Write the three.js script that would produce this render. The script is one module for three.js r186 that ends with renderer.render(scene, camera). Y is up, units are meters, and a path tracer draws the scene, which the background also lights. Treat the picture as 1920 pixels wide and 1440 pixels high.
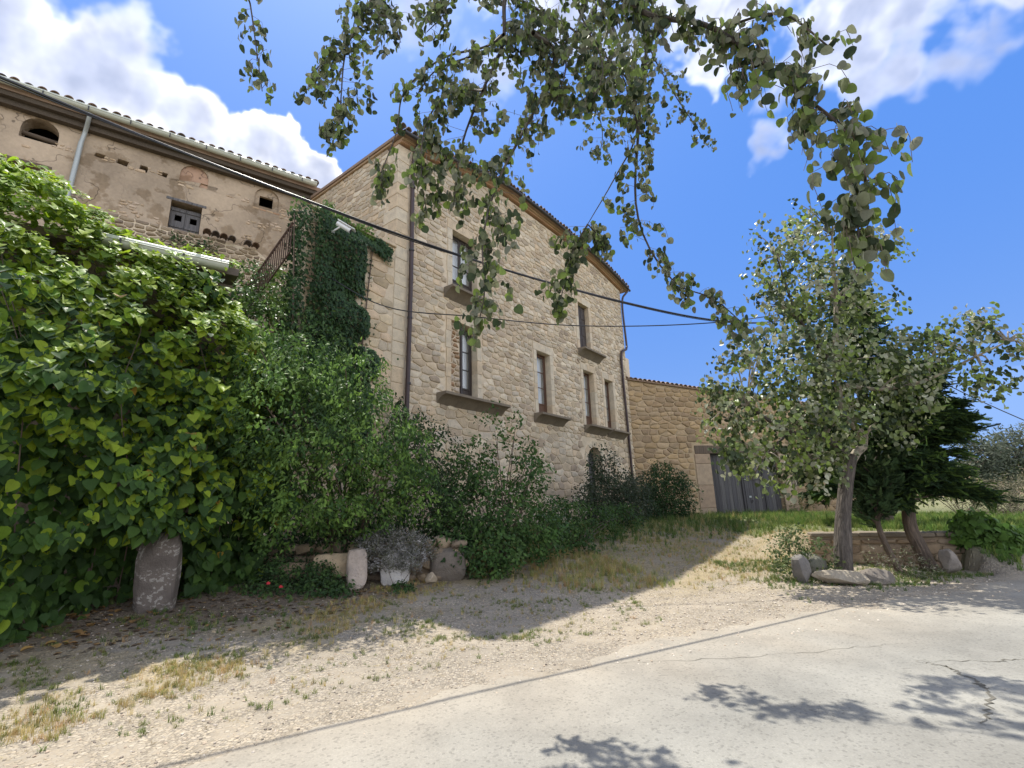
import * as THREE from 'three';
import { mergeGeometries, mergeVertices, toCreasedNormals } from 'three/addons/utils/BufferGeometryUtils.js';
import { RoundedBoxGeometry } from 'three/addons/geometries/RoundedBoxGeometry.js';

// ---------------------------------------------------------------- camera, sky, sun, exposure
const scene = new THREE.Scene();
const camera = new THREE.PerspectiveCamera(76.4, 4 / 3, 0.05, 3000);
camera.position.set(0, 1.6, 0);
camera.rotation.set(14.02 * Math.PI / 180, 0, -1.634 * Math.PI / 180, 'YXZ');
scene.add(camera);
const renderer = new THREE.WebGLRenderer({ antialias: true });
renderer.toneMapping = THREE.LinearToneMapping;
renderer.toneMappingExposure = 2.0;
renderer.shadowMap.enabled = true;
const SUN = new THREE.Vector3(-0.1922, 0.8988, -0.394).normalize();
const sun = new THREE.DirectionalLight(new THREE.Color(1, 0.95, 0.86), 3.7);
sun.position.copy(SUN).multiplyScalar(60); sun.castShadow = true;
sun.shadow.mapSize.set(4096, 4096);
Object.assign(sun.shadow.camera, { left: -30, right: 30, top: 30, bottom: -30, near: 1, far: 160 });
sun.shadow.radius = 1;
scene.add(sun); scene.add(sun.target);

// ---------------------------------------------------------------- random numbers and noise
function rngOf(seed) { let a = seed >>> 0; return () => { a = (a + 0x6D2B79F5) | 0; let t = Math.imul(a ^ (a >>> 15), 1 | a); t = (t + Math.imul(t ^ (t >>> 7), 61 | t)) ^ t; return ((t ^ (t >>> 14)) >>> 0) / 4294967296; }; }
const hash3 = (x, y, z) => { let h = Math.imul(x, 374761393) ^ Math.imul(y, 668265263) ^ Math.imul(z, 2147483647 - 61); h = Math.imul(h ^ (h >>> 13), 1274126177); return ((h ^ (h >>> 16)) >>> 0) / 4294967296; };
const fade = (t) => t * t * (3 - 2 * t), mix = (a, b, t) => a + (b - a) * t, clamp = (x, a = 0, b = 1) => x < a ? a : x > b ? b : x;
const sstep = (a, b, x) => fade(clamp((x - a) / (b - a)));
function noise3(x, y, z) {
  const i = Math.floor(x), j = Math.floor(y), k = Math.floor(z), u = fade(x - i), v = fade(y - j), w = fade(z - k);
  const p = (a, b, c) => hash3(i + a, j + b, k + c);
  return mix(mix(mix(p(0, 0, 0), p(1, 0, 0), u), mix(p(0, 1, 0), p(1, 1, 0), u), v), mix(mix(p(0, 0, 1), p(1, 0, 1), u), mix(p(0, 1, 1), p(1, 1, 1), u), v), w);
}
function fbm3(x, y, z, n) { let s = 0, a = 0.5, t = 0; for (let i = 0; i < n; i++) { s += a * noise3(x, y, z); t += a; a *= 0.5; x = x * 2.03 + 7.1; y = y * 2.03 + 3.7; z = z * 2.03 + 1.3; } return s / t; }
const mod = (a, n) => ((a % n) + n) % n;
function tile2(u, v, per, seed) {                       // value noise that repeats after 1 in u and v
  const x = u * per, y = v * per, i = Math.floor(x), j = Math.floor(y), a = fade(x - i), b = fade(y - j);
  const p = (q, r) => hash3(mod(i + q, per), mod(j + r, per), seed);
  return mix(mix(p(0, 0), p(1, 0), a), mix(p(0, 1), p(1, 1), a), b);
}
function tfbm(u, v, per, n, seed) { let s = 0, a = 0.5, t = 0; for (let i = 0; i < n; i++) { s += a * tile2(u, v, per, seed + i * 17); t += a; a *= 0.55; per *= 2; } return s / t; }
function worley(u, v, per, seed) {                      // nearest cell: [distance 1, distance 2, random of the cell]
  const x = u * per, y = v * per, i = Math.floor(x), j = Math.floor(y); let d1 = 9, d2 = 9, id = 0;
  for (let b = -1; b <= 1; b++) for (let a = -1; a <= 1; a++) {
    const ci = mod(i + a, per), cj = mod(j + b, per), px = i + a + 0.1 + 0.8 * hash3(ci, cj, seed), py = j + b + 0.1 + 0.8 * hash3(ci, cj, seed + 1), d = Math.hypot(px - x, py - y);
    if (d < d1) { d2 = d1; d1 = d; id = hash3(ci, cj, seed + 2); } else if (d < d2) d2 = d;
  }
  return [d1, d2, id];
}
const enc = (c) => 255 * (c <= 0.0031308 ? 12.92 * c : 1.055 * Math.pow(c, 1 / 2.4) - 0.055);
function texture(size, metres, color, fn) {             // fn gives linear [r, g, b] (colour) or one height
  const d = new Uint8Array(size * size * 4);
  for (let y = 0; y < size; y++) for (let x = 0; x < size; x++) {
    const c = fn((x + 0.5) / size, (y + 0.5) / size), o = (y * size + x) * 4;
    if (color) for (let k = 0; k < 3; k++) d[o + k] = clamp(enc(clamp(c[k])), 0, 255); else d[o] = d[o + 1] = d[o + 2] = clamp(c) * 255;
    d[o + 3] = 255;
  }
  const t = new THREE.DataTexture(d, size, size, THREE.RGBAFormat);
  t.wrapS = t.wrapT = THREE.RepeatWrapping; t.magFilter = THREE.LinearFilter; t.minFilter = THREE.LinearMipmapLinearFilter; t.generateMipmaps = true;
  if (color) t.colorSpace = THREE.SRGBColorSpace;
  const [mu, mv] = Array.isArray(metres) ? metres : [metres, metres];
  t.repeat.set(1 / mu, 1 / mv); t.needsUpdate = true;
  return t;
}

// ---------------------------------------------------------------- the sky: blue air and sunlit cumulus, as one equirectangular picture
{
  const W = 2560, H = 1280, data = new Float32Array(W * H * 4), D = 180 / Math.PI;
  // cumulus banks: azimuth (0 = ahead, positive = right), elevation and radius in degrees, thickness
  const banks = [[-54, 36, 8, 1], [-46, 36, 6.5, 1], [-43, 41, 4, 0.8], [-41, 36, 5.5, 1], [-37, 34.5, 5.5, 1], [-31, 35, 4.6, 1.1], [-26, 33.5, 4.7, 1.1], [-22.5, 32, 4.3, 1.1], [-60, 42, 8, 0.9], [-34, 29, 8, 1], [-47, 28, 10, 1], [-66, 34, 9, 1], [-53, 44, 5, 0.6], [-20, 28, 6, 1], [-50, 50, 7, 0.7],
    [38, 48, 7, 0.9], [44, 43, 6.5, 0.9], [40, 42, 6, 0.85], [47, 38.5, 4.5, 0.7], [45, 36.5, 4, 0.65], [50, 41, 5.4, 0.8], [44, 39, 4, 0.8], [42.6, 36, 2.6, 0.6], [45.5, 34.6, 2.0, 0.5], [48.5, 34.6, 2.3, 0.5], [51, 34.8, 1.6, 0.4], [32.6, 35.8, 2.4, 0.6], [32, 33.9, 1.7, 0.45], [31, 48, 7, 0.9], [55, 40, 4, 0.8], [62, 44, 7, 0.8], [36, 41, 3.5, 0.7], [33.5, 39, 2.5, 0.6],
    [3, 54, 6, 0.8], [11, 51, 4, 0.7], [-2, 47, 3.5, 0.5], [18, 47, 4, 0.5], [-14, 52, 4, 0.4]];
  for (let y = 0; y < H; y++) {
    const el = ((y + 0.5) / H - 0.5) * Math.PI, ce = Math.cos(el), sy = Math.sin(el);
    for (let x = 0; x < W; x++) {
      const phi = ((x + 0.5) / W - 0.5) * 2 * Math.PI, dx = Math.cos(phi) * ce, dz = Math.sin(phi) * ce, o = (y * W + x) * 4;
      if (el < -0.05) { data[o] = 0.2; data[o + 1] = 0.2; data[o + 2] = 0.18; data[o + 3] = 1; continue; }
      const up = Math.max(sy, 0), k = Math.exp(-up * 4.2), mu = dx * SUN.x + sy * SUN.y + dz * SUN.z;
      const glow = 0.10 * Math.pow(Math.max(mu, 0), 6) + 0.16 * Math.pow(Math.max(mu, 0), 40);
      let r = mix(0.046, 0.185, k) + glow, g = mix(0.148, 0.288, k) + glow, b = mix(0.450, 0.480, k) + glow * 0.9;
      const az = Math.atan2(dx, -dz) * D, eld = el * D;
      const wx = dx + 0.09 * (noise3(dx * 7, sy * 7, dz * 7) - 0.5), wy = sy + 0.09 * (noise3(dx * 7 + 40, sy * 7, dz * 7) - 0.5);
      const f = fbm3(wx * 11, wy * 15, dz * 11, 7), f2 = fbm3(wx * 5 + 9, wy * 8, dz * 5, 4);
      const front = 1 - sstep(62, 84, Math.abs(az));
      let c = -1.3, th = 0.8, tw = 0, ts = 0;
      const ahead = front > 0 && eld < 66, wa = !ahead ? az : az + 7 * (fbm3(dx * 8, sy * 8, dz * 8, 3) - 0.5) + 3.4 * (fbm3(dx * 26 + 5, sy * 26, dz * 26, 3) - 0.5), we = !ahead ? eld : eld + 5 * (fbm3(dx * 8 + 30, sy * 8, dz * 8, 3) - 0.5) + 3 * (fbm3(dx * 26 + 50, sy * 26, dz * 26, 3) - 0.5);
      if (front > 0 && eld < 66) for (const [a, e, rad, t] of banks) {
        const q = 1 - Math.hypot((wa - a) * ce, we - e) / rad;
        if (q > c) c = q;
        if (q > -0.6) { const w = Math.exp(7 * q); tw += w; ts += w * t; }
      }
      if (tw > 0) th = ts / tw;
      const far = (f2 - 0.32) * 4.2;  // unseen cloud cover behind the camera, thickened to light the shaded facade
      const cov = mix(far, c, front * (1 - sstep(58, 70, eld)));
      const dens = cov * 0.85 + (f - 0.5) * mix(2.3, 1.75, front) + (!ahead || cov < -0.9 ? 0 : front * 0.55 * (fbm3(wx * 34 + 3, wy * 46, dz * 34, 4) - 0.5)) + (!ahead || az < 15 || cov < -1 ? 0 : 1) * front * sstep(15, 30, az) * 1.5 * (fbm3((wa * 0.8 + we * 0.6) * 0.12, (we * 0.8 - wa * 0.6) * 0.55, 3, 4) - 0.5);
      if (dens > 0) {
        const soft = front * (1 - th) * 1.6, cover = sstep(0.0, 0.24 + soft, dens) * (0.6 + 0.4 * th) * sstep(0.01, 0.09, sy);
        const rim = Math.exp(-Math.max(dens - 0.15, 0) * 2.4), lump = 0.62 + 0.76 * fbm3(dx * 30, sy * 38, dz * 30, 4);
        const lit = sstep(0.62, -0.1, mu) , L = mix(0.38 + 0.42 * rim, 1.22 + 0.2 * rim, lit) * lump, body = cover * mix(mix(0.62, 1, rim), 1, lit);   // thick cloud is grey against the sun, white away from it, boosted to light the shaded facade
        r = mix(r, L * 0.97, body); g = mix(g, L * 0.985, body); b = mix(b, L * 1.03 + 0.015, body);
      }
      data[o] = r; data[o + 1] = g; data[o + 2] = b; data[o + 3] = 1;
    }
  }
  const sky = new THREE.DataTexture(data, W, H, THREE.RGBAFormat, THREE.FloatType);
  sky.mapping = THREE.EquirectangularReflectionMapping; sky.colorSpace = THREE.LinearSRGBColorSpace; sky.magFilter = THREE.LinearFilter; sky.minFilter = THREE.LinearFilter; sky.wrapS = THREE.RepeatWrapping; sky.needsUpdate = true;
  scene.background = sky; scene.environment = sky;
}

// ---------------------------------------------------------------- helpers for naming and building
const taken = {};
function numbered(name) { const n = taken[name] = (taken[name] ?? -1) + 1; return n ? `${name}_${String(n).padStart(3, '0')}` : name; }
function thing(name, label, category, at = [0, 0, 0], turn = 0, group) {
  const o = new THREE.Group(); o.name = numbered(name); o.position.set(...at); o.rotation.y = turn; scene.add(o);
  o.userData = { label, category }; if (group) o.userData.group = group;
  return o;
}
function shadows(m) { m.castShadow = true; m.receiveShadow = true; return m; }
function part(name, geo, mat, parent, label) {
  const m = shadows(new THREE.Mesh(geo, mat)); m.name = numbered(name); parent.add(m);
  if (label) m.userData.label = label;
  return m;
}
function struct(name, geo, mat) { const m = part(name, geo, mat, scene); m.userData.kind = 'structure'; return m; }
function single(name, geo, mat, label, category, group) { const m = part(name, geo, mat, scene); m.userData = { label, category }; if (group) m.userData.group = group; return m; }
const M4 = () => new THREE.Matrix4(), V = (x, y, z) => new THREE.Vector3(x, y, z);
function copies(name, geo, mat, mats, colors, parent, kind = 'stuff') {
  const im = new THREE.InstancedMesh(geo, mat, mats.length); im.name = numbered(name); shadows(im);
  mats.forEach((m, i) => { im.setMatrixAt(i, m); if (colors) im.setColorAt(i, colors[i]); });
  parent.add(im); im.userData.kind = kind;
  return im;
}
function merge(list) {                                    // one geometry of many; keeps position, normal, uv and colour
  const col = list.some((g) => g.attributes.color);
  return mergeGeometries(list.map((g) => {
    const n = g.index ? g.toNonIndexed() : g;
    if (!n.attributes.normal) n.computeVertexNormals();
    if (!n.attributes.uv) n.setAttribute('uv', new THREE.BufferAttribute(new Float32Array(n.attributes.position.count * 2), 2));
    if (col && !n.attributes.color) n.setAttribute('color', new THREE.BufferAttribute(new Float32Array(n.attributes.position.count * 3).fill(1), 3));
    for (const k of Object.keys(n.attributes)) if (!['position', 'normal', 'uv', 'color'].includes(k)) n.deleteAttribute(k);
    return n;
  }));
}
function metric(geo, du = 0, dv = 0) {                    // uv in metres, looked up along the axis each face looks
  const g = geo.index ? geo.toNonIndexed() : geo, p = g.attributes.position, n = p.count, uv = new Float32Array(n * 2);
  const a = V(), b = V(), c = V();
  for (let i = 0; i < n; i += 3) {
    a.fromBufferAttribute(p, i); b.fromBufferAttribute(p, i + 1); c.fromBufferAttribute(p, i + 2);
    const nn = b.clone().sub(a).cross(c.clone().sub(a)), ax = Math.abs(nn.x), ay = Math.abs(nn.y), az = Math.abs(nn.z);
    [a, b, c].forEach((q, k) => { const [s, t] = ax > ay && ax > az ? [q.z, q.y] : ay > az ? [q.x, q.z] : [q.x, q.y]; uv[(i + k) * 2] = s + du; uv[(i + k) * 2 + 1] = t + dv; });
  }
  g.setAttribute('uv', new THREE.BufferAttribute(uv, 2));
  return g;
}
function tint(geo, r, g, b) { const n = geo.attributes.position.count, c = new Float32Array(n * 3); for (let i = 0; i < n; i++) c.set([r, g, b], i * 3); geo.setAttribute('color', new THREE.BufferAttribute(c, 3)); return geo; }
let boxSeed = 1;
function box(w, h, d, x, y, z, r = 0.012) {               // a box with eased edges, centred
  const g = metric(new RoundedBoxGeometry(w, h, d, 1, Math.min(r, w * 0.3, h * 0.3, d * 0.3)), boxSeed * 0.37, boxSeed * 0.73); boxSeed++;
  return g.translate(x, y, z);
}
const spline = (pts) => new THREE.CatmullRomCurve3(pts.map((p) => V(...p)), false, 'centripetal');
function limb(pts, r0, r1, seg = 24, sides = 8, rough = 0, seed = 1) { // a tapered tube along points
  const c = spline(pts), fr = c.computeFrenetFrames(seg, false), P = [], U = [], I = []; let len = 0, last = null;
  for (let i = 0; i <= seg; i++) {
    const p = c.getPointAt(i / seg), r = mix(r0, r1, i / seg); if (last) len += p.distanceTo(last); last = p;
    for (let j = 0; j <= sides; j++) {
      const a = j / sides * 2 * Math.PI, rr = r * (1 + rough * (noise3(Math.cos(a) * 2 + seed, Math.sin(a) * 2, len * 2.2) - 0.5) * 2);
      const q = p.clone().addScaledVector(fr.normals[i], Math.cos(a) * rr).addScaledVector(fr.binormals[i], Math.sin(a) * rr);
      P.push(q.x, q.y, q.z); U.push(j / sides * 2 * Math.PI * r0, len);
      if (i < seg && j < sides) { const k = i * (sides + 1) + j; I.push(k, k + 1, k + sides + 1, k + 1, k + sides + 2, k + sides + 1); }
    }
  }
  const g = new THREE.BufferGeometry(); g.setAttribute('position', new THREE.Float32BufferAttribute(P, 3)); g.setAttribute('uv', new THREE.Float32BufferAttribute(U, 2)); g.setIndex(I); g.computeVertexNormals();
  return g;
}
const tube = (pts, r, seg = 24, sides = 6) => new THREE.TubeGeometry(spline(pts), seg, r, sides);

// ---------------------------------------------------------------- surfaces
const std = (o) => new THREE.MeshStandardMaterial({ roughness: 0.9, ...o });
const lin = (r, g, b) => new THREE.Color().setRGB(r, g, b);
const stoneTex = texture(512, 0.9, true, (u, v) => { const a = tfbm(u, v, 6, 6, 3), b = tfbm(u, v, 40, 3, 90), k = 0.70 + 0.5 * a + 0.2 * (b - 0.5), p = b > 0.66 ? 0.8 : 1; return [k * p, k * p * (0.985 - 0.04 * (a - 0.5)), k * p * (0.96 - 0.1 * (a - 0.5))]; });
const stoneBump = texture(512, 0.9, false, (u, v) => 0.6 * tfbm(u, v, 8, 6, 3) + 0.4 * tfbm(u, v, 45, 3, 90));
const mortarTex = texture(512, 1.3, true, (u, v) => { const a = tfbm(u, v, 5, 6, 200), b = tfbm(u, v, 90, 2, 230), k = 0.82 + 0.36 * (a - 0.3) + 0.22 * (b - 0.5); return [k, k * 0.985, k * 0.95]; });
const woodTex = texture(512, [0.5, 2.2], true, (u, v) => { const a = tfbm(u * 1, v * 0.12, 24, 5, 400), k = 0.55 + 0.75 * (a - 0.25) + 0.12 * (tfbm(u, v, 6, 3, 430) - 0.5); return [k, k * 0.98, k * 0.96]; });
const woodBump = texture(512, [0.5, 2.2], false, (u, v) => tfbm(u * 1, v * 0.12, 24, 5, 400));
const barkTex = texture(512, [0.9, 1.4], true, (u, v) => { const a = tfbm(u, v * 0.35, 14, 5, 500), b = tfbm(u, v, 5, 4, 530), k = 0.35 + 1.1 * Math.abs(a - 0.5) * 1.6 + 0.4 * (b - 0.4); return [k, k * 0.96, k * 0.9]; });
const barkBump = texture(512, [0.9, 1.4], false, (u, v) => Math.abs(tfbm(u, v * 0.35, 14, 5, 500) - 0.5) * 2);
const plasterTex = texture(1024, 4.3, true, (u, v) => {
  const a = tfbm(u, v, 3, 6, 600), b = tfbm(u, v, 70, 3, 640), c = tfbm(u, v, 9, 5, 660), w = tfbm(u, v, 4, 5, 690);
  let k = 0.74 + 0.75 * (a - 0.5) + 0.2 * (b - 0.5); const bare = sstep(0.56, 0.66, c), crack = 1 - sstep(0.0, 0.012, Math.abs(w - 0.5)) * 1;
  k *= 1 - 0.30 * bare; k *= 1 - 0.6 * crack * sstep(0.45, 0.6, a);
  return [k, k * (0.93 - 0.05 * bare), k * (0.84 - 0.12 * bare)];
});
const plasterBump = texture(1024, 4.3, false, (u, v) => 0.35 + 0.3 * tfbm(u, v, 70, 3, 640) + 0.35 * (1 - sstep(0.56, 0.62, tfbm(u, v, 9, 5, 660))) - 0.3 * (1 - sstep(0, 0.012, Math.abs(tfbm(u, v, 4, 5, 690) - 0.5))));
const gravelCells = (u, v) => { const a = worley(u, v, 70, 11), b = worley(u, v, 34, 15); return [a, b]; };
const gravelTex = texture(1024, 1.7, true, (u, v) => {
  const [a, b] = gravelCells(u, v), n = tfbm(u, v, 6, 5, 700), m = sstep(0.42, 0.6, tfbm(u, v, 9, 4, 730));
  const big = b[2] > 0.72 && b[0] < 0.42, e = big ? b : a, edge = sstep(0.02, 0.2, e[1] - e[0]);
  let k = (0.55 + 0.42 * e[2]) * (0.55 + 0.45 * edge); k = mix(k, 0.72 + 0.3 * (n - 0.5), big ? 0 : m * 0.75);
  const warm = hash3(Math.floor(e[2] * 999), 3, 7);
  return [k, k * (0.95 + 0.04 * warm), k * (0.87 + 0.10 * warm)];
});
const gravelBump = texture(1024, 1.7, false, (u, v) => { const [a, b] = gravelCells(u, v), m = sstep(0.42, 0.6, tfbm(u, v, 9, 4, 730)), big = b[2] > 0.72 && b[0] < 0.42; return big ? 0.95 - b[0] * b[0] * 2 : mix(0.6 - a[0] * a[0] * 0.7, 0.35, m * 0.8); });
const roadTex = texture(1024, 2.3, true, (u, v) => {
  const a = worley(u, v, 130, 31), n = tfbm(u, v, 4, 6, 800), d = tfbm(u, v, 11, 4, 830);
  let k = 0.80 + 0.22 * (n - 0.5) + 0.20 * (d - 0.5) + 0.26 * (a[2] - 0.5) * (1 - sstep(0.2, 0.5, a[0])); if (a[2] > 0.93) k *= 0.72; if (a[2] < 0.05) k *= 1.12;
  return [k, k * 0.985, k * 0.945];
});
const roadBump = texture(1024, 2.3, false, (u, v) => { const a = worley(u, v, 130, 31); return 0.5 + 0.3 * (a[2] - 0.5) - 0.3 * a[0]; });
const M = {
  stone: std({ vertexColors: true, map: stoneTex, bumpMap: stoneBump, bumpScale: 0.018, roughness: 0.92 }),
  mortar: std({ color: lin(0.68, 0.57, 0.42), map: mortarTex, bumpMap: stoneBump, bumpScale: 0.008 }),
  ashlar: std({ color: lin(0.60, 0.51, 0.375), map: stoneTex, bumpMap: stoneBump, bumpScale: 0.006, roughness: 0.9 }),
  ashlarB: std({ color: lin(0.62, 0.535, 0.40), map: stoneTex, bumpMap: stoneBump, bumpScale: 0.006, roughness: 0.9 }),
  ashlarC: std({ color: lin(0.60, 0.48, 0.33), map: stoneTex, bumpMap: stoneBump, bumpScale: 0.006, roughness: 0.9 }),
  slab: std({ color: lin(0.20, 0.165, 0.12), map: stoneTex, bumpMap: stoneBump, bumpScale: 0.008 }),
  plaster: std({ color: lin(0.52, 0.435, 0.335), map: plasterTex, bumpMap: plasterBump, bumpScale: 0.02 }),
  plasterPink: std({ color: lin(0.55, 0.38, 0.28), map: plasterTex, bumpMap: plasterBump, bumpScale: 0.02 }),
  brick: std({ color: lin(0.44, 0.27, 0.16), map: mortarTex, bumpMap: stoneBump, bumpScale: 0.004 }),
  brickPale: std({ color: lin(0.50, 0.36, 0.23), map: mortarTex, bumpMap: stoneBump, bumpScale: 0.004 }),
  tileA: std({ color: lin(0.24, 0.16, 0.11), map: stoneTex, bumpMap: stoneBump, bumpScale: 0.004 }),
  tileB: std({ color: lin(0.30, 0.21, 0.15), map: stoneTex, bumpMap: stoneBump, bumpScale: 0.004 }),
  tileC: std({ color: lin(0.17, 0.14, 0.12), map: stoneTex, bumpMap: stoneBump, bumpScale: 0.004 }),
  pipe: std({ color: lin(0.045, 0.026, 0.024), roughness: 0.45, metalness: 0.1 }),
  gutterDark: std({ color: lin(0.03, 0.028, 0.03), roughness: 0.5 }),
  white: std({ color: lin(0.50, 0.525, 0.44), roughness: 0.5, map: mortarTex }),
  zinc: std({ color: lin(0.42, 0.46, 0.46), roughness: 0.45, metalness: 0.2, map: mortarTex }),
  lampWhite: std({ color: lin(0.72, 0.72, 0.72), roughness: 0.35 }),
  lens: std({ color: lin(0.02, 0.02, 0.025), roughness: 0.1 }),
  dark: std({ color: lin(0.02, 0.018, 0.015), roughness: 1 }),  // near-black, stands in for the darkness inside openings
  frame: std({ color: lin(0.13, 0.062, 0.030), map: woodTex, bumpMap: woodBump, bumpScale: 0.003, roughness: 0.65 }),
  frameDark: std({ color: lin(0.055, 0.040, 0.032), map: woodTex, bumpMap: woodBump, bumpScale: 0.003, roughness: 0.6 }),
  greyWood: std({ color: lin(0.17, 0.165, 0.165), map: woodTex, bumpMap: woodBump, bumpScale: 0.006 }),
  gateA: std({ color: lin(0.115, 0.112, 0.115), map: woodTex, bumpMap: woodBump, bumpScale: 0.008 }),
  gateB: std({ color: lin(0.090, 0.086, 0.088), map: woodTex, bumpMap: woodBump, bumpScale: 0.008 }),
  gateC: std({ color: lin(0.150, 0.145, 0.142), map: woodTex, bumpMap: woodBump, bumpScale: 0.008 }),
  beam: std({ color: lin(0.16, 0.12, 0.085), map: woodTex, bumpMap: woodBump, bumpScale: 0.01 }),
  glass: new THREE.MeshPhysicalMaterial({ color: lin(0.95, 0.97, 0.97), transmission: 0.9, thickness: 0, roughness: 0.03, ior: 1.5 }),
  curtain: std({ color: lin(0.62, 0.64, 0.66), roughness: 1 }),
  iron: std({ color: lin(0.10, 0.06, 0.045), roughness: 0.7, metalness: 0.3 }),
  cable: std({ color: lin(0.012, 0.012, 0.014), roughness: 0.42 }),
  bark: std({ color: lin(0.155, 0.135, 0.118), map: barkTex, bumpMap: barkBump, bumpScale: 0.03 }),
  barkPale: std({ color: lin(0.52, 0.47, 0.38), map: barkTex, bumpMap: barkBump, bumpScale: 0.008 }),
  barkDark: std({ color: lin(0.17, 0.13, 0.10), map: barkTex, bumpMap: barkBump, bumpScale: 0.02 }),
  twig: std({ color: lin(0.13, 0.095, 0.07) }),
  twigGreen: std({ color: lin(0.12, 0.13, 0.06) }),
};
const leafTex = texture(128, 1, true, (u, v) => { const x = Math.abs(u > 0.5 ? u - 1 : u), rib = Math.exp(-((x / 0.018) ** 2)), q = (v - x * 0.9) * 6.5, vein = Math.exp(-(((q - Math.round(q)) / 0.07) ** 2)) * 0.6, n = tfbm(u, v, 5, 4, 950), k = 0.88 + 0.34 * (n - 0.4) + 0.2 * Math.max(rib, vein); return [k, k, k * 0.92]; });
const leafMat = (t = 0.4, coat = 0, extra = {}) => new THREE.MeshPhysicalMaterial({ color: lin(1, 1, 1), map: leafTex, side: THREE.DoubleSide, roughness: 0.95, transmission: t, thickness: 0, specularIntensity: 0.35, clearcoat: coat, clearcoatRoughness: 0.32, ...extra });

// ---------------------------------------------------------------- ground, road
const edgeAt = (t) => t < 0 ? 0 : t < 4 ? t * 0.1 : t < 6.8 ? mix(0.4, 0.1, (t - 4) / 2.8) : t < 13 ? mix(0.1, -0.46, (t - 6.8) / 6.2) : -0.46 - (t - 13) * 0.07;
const roadST = (x, z) => { const a = x + 1.9, b = z + 3.9, t = a * 0.871 - b * 0.491; return [-(a * 0.491 + b * 0.871), t]; };   // distance from the road's edge towards the houses, way along it
function groundY(x, z) {
  const [s0, t] = roadST(x, z), s = s0 - edgeAt(t);
  let h = 0.85 * sstep(1.2, 10.5, s);
  const a = (x - 7.2) * 0.9375 + (z + 12.55) * 0.347, b = (x - 7.2) * 0.347 - (z + 12.55) * 0.9375; let m = 0;
  if (a >= 0 && a <= 2.88) m = b > 0.12 ? 1 : 0; else if (a > 2.88) m = sstep(-1.9, 0.7, b); else m = sstep(-0.1, 0.3 - a * 1.5, b) * sstep(-2.6, 0, a);
  h = Math.max(h, 0.7 * m);
  return h + sstep(0.2, 1.2, s) * 0.07 * (fbm3(x * 0.7, 3.3, z * 0.7, 4) - 0.5) + sstep(0.3, 2, s) * 0.03 * (noise3(x * 3, 8.1, z * 3) - 0.5);
}
function axis(lo, hi, step, reach) { const a = []; for (let v = lo; v <= hi + 1e-6; v += step) a.push(v); let d = step, v = hi; while (v < reach) { d *= 1.35; v += d; a.push(v); } d = step; v = lo; while (v > -reach) { d *= 1.35; v -= d; a.unshift(v); } return a; }
{
  const X = axis(-13, 24, 0.17, 900), Z = axis(-34, 3, 0.17, 900), P = [], C = [], U = [], I = [];
  for (const z of Z) for (const x of X) {
    const [s0, t] = roadST(x, z), s = s0 - edgeAt(t), n = fbm3(x * 0.55, 1.7, z * 0.55, 5), n2 = fbm3(x * 1.9, 5.2, z * 1.9, 4);
    P.push(x, groundY(x, z), z); U.push(x, -z);
    const gravel = [0.362, 0.322, 0.262], sand = [0.405, 0.355, 0.28], dirt = [0.17, 0.13, 0.095], straw = [0.37, 0.30, 0.165], green = [0.12, 0.16, 0.045];
    let c = gravel.map((q, k) => mix(q, sand[k], sstep(0.4, 0.65, n)));
    const put = (w, d) => { c = c.map((q, k) => mix(q, d[k], w)); };
    put(0.65 * sstep(1.6, 3.2, s + (n2 - 0.5) * 2 - 0.6 * Math.max(t, 0) * (t < 5 ? 0.7 : 0)) * sstep(0.45, 0.62, n2), straw);
    if (t < 5.5) put(sstep(2.8, 4.2, s + (n - 0.5) * 1.6 - Math.max(t, 0) * 0.35) * (1 - sstep(4.5, 5.5, t)) * 0.9, dirt);
    put(sstep(4.4, 6.5, s + (n - 0.5) * 2) * sstep(2.5, 5, t) * (t > 9 ? 0.35 : 0.8) * sstep(0.35, 0.55, n2), [0.16, 0.15, 0.06]);
    put(sstep(5, 7, t) * sstep(2.2, 4, s) * 0.6 * sstep(0.3, 0.55, n), straw);
    put(sstep(13.2, 14.5, t) * sstep(0.1, 0.8, s) * 0.8, green);
    put(sstep(22, 45, Math.hypot(x, z)) * 0.7, [0.24, 0.23, 0.10]);
    const gr = 0.8 + 0.4 * fbm3(x * 4, 2.2, z * 4, 4); C.push(...c.map((q) => q * gr));
  }
  const nx = X.length; for (let j = 0; j + 1 < Z.length; j++) for (let i = 0; i + 1 < nx; i++) { const k = j * nx + i; I.push(k, k + nx, k + 1, k + 1, k + nx, k + nx + 1); }
  const g = new THREE.BufferGeometry(); g.setAttribute('position', new THREE.Float32BufferAttribute(P, 3)); g.setAttribute('uv', new THREE.Float32BufferAttribute(U, 2)); g.setAttribute('color', new THREE.Float32BufferAttribute(C, 3)); g.setIndex(I); g.computeVertexNormals();
  struct('ground', g, std({ vertexColors: true, map: gravelTex, bumpMap: gravelBump, bumpScale: 0.022, roughness: 1 }));
}
const fromST = (s, t) => [-1.9 - s * 0.491 + t * 0.871, -3.9 - s * 0.871 - t * 0.491];
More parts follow.
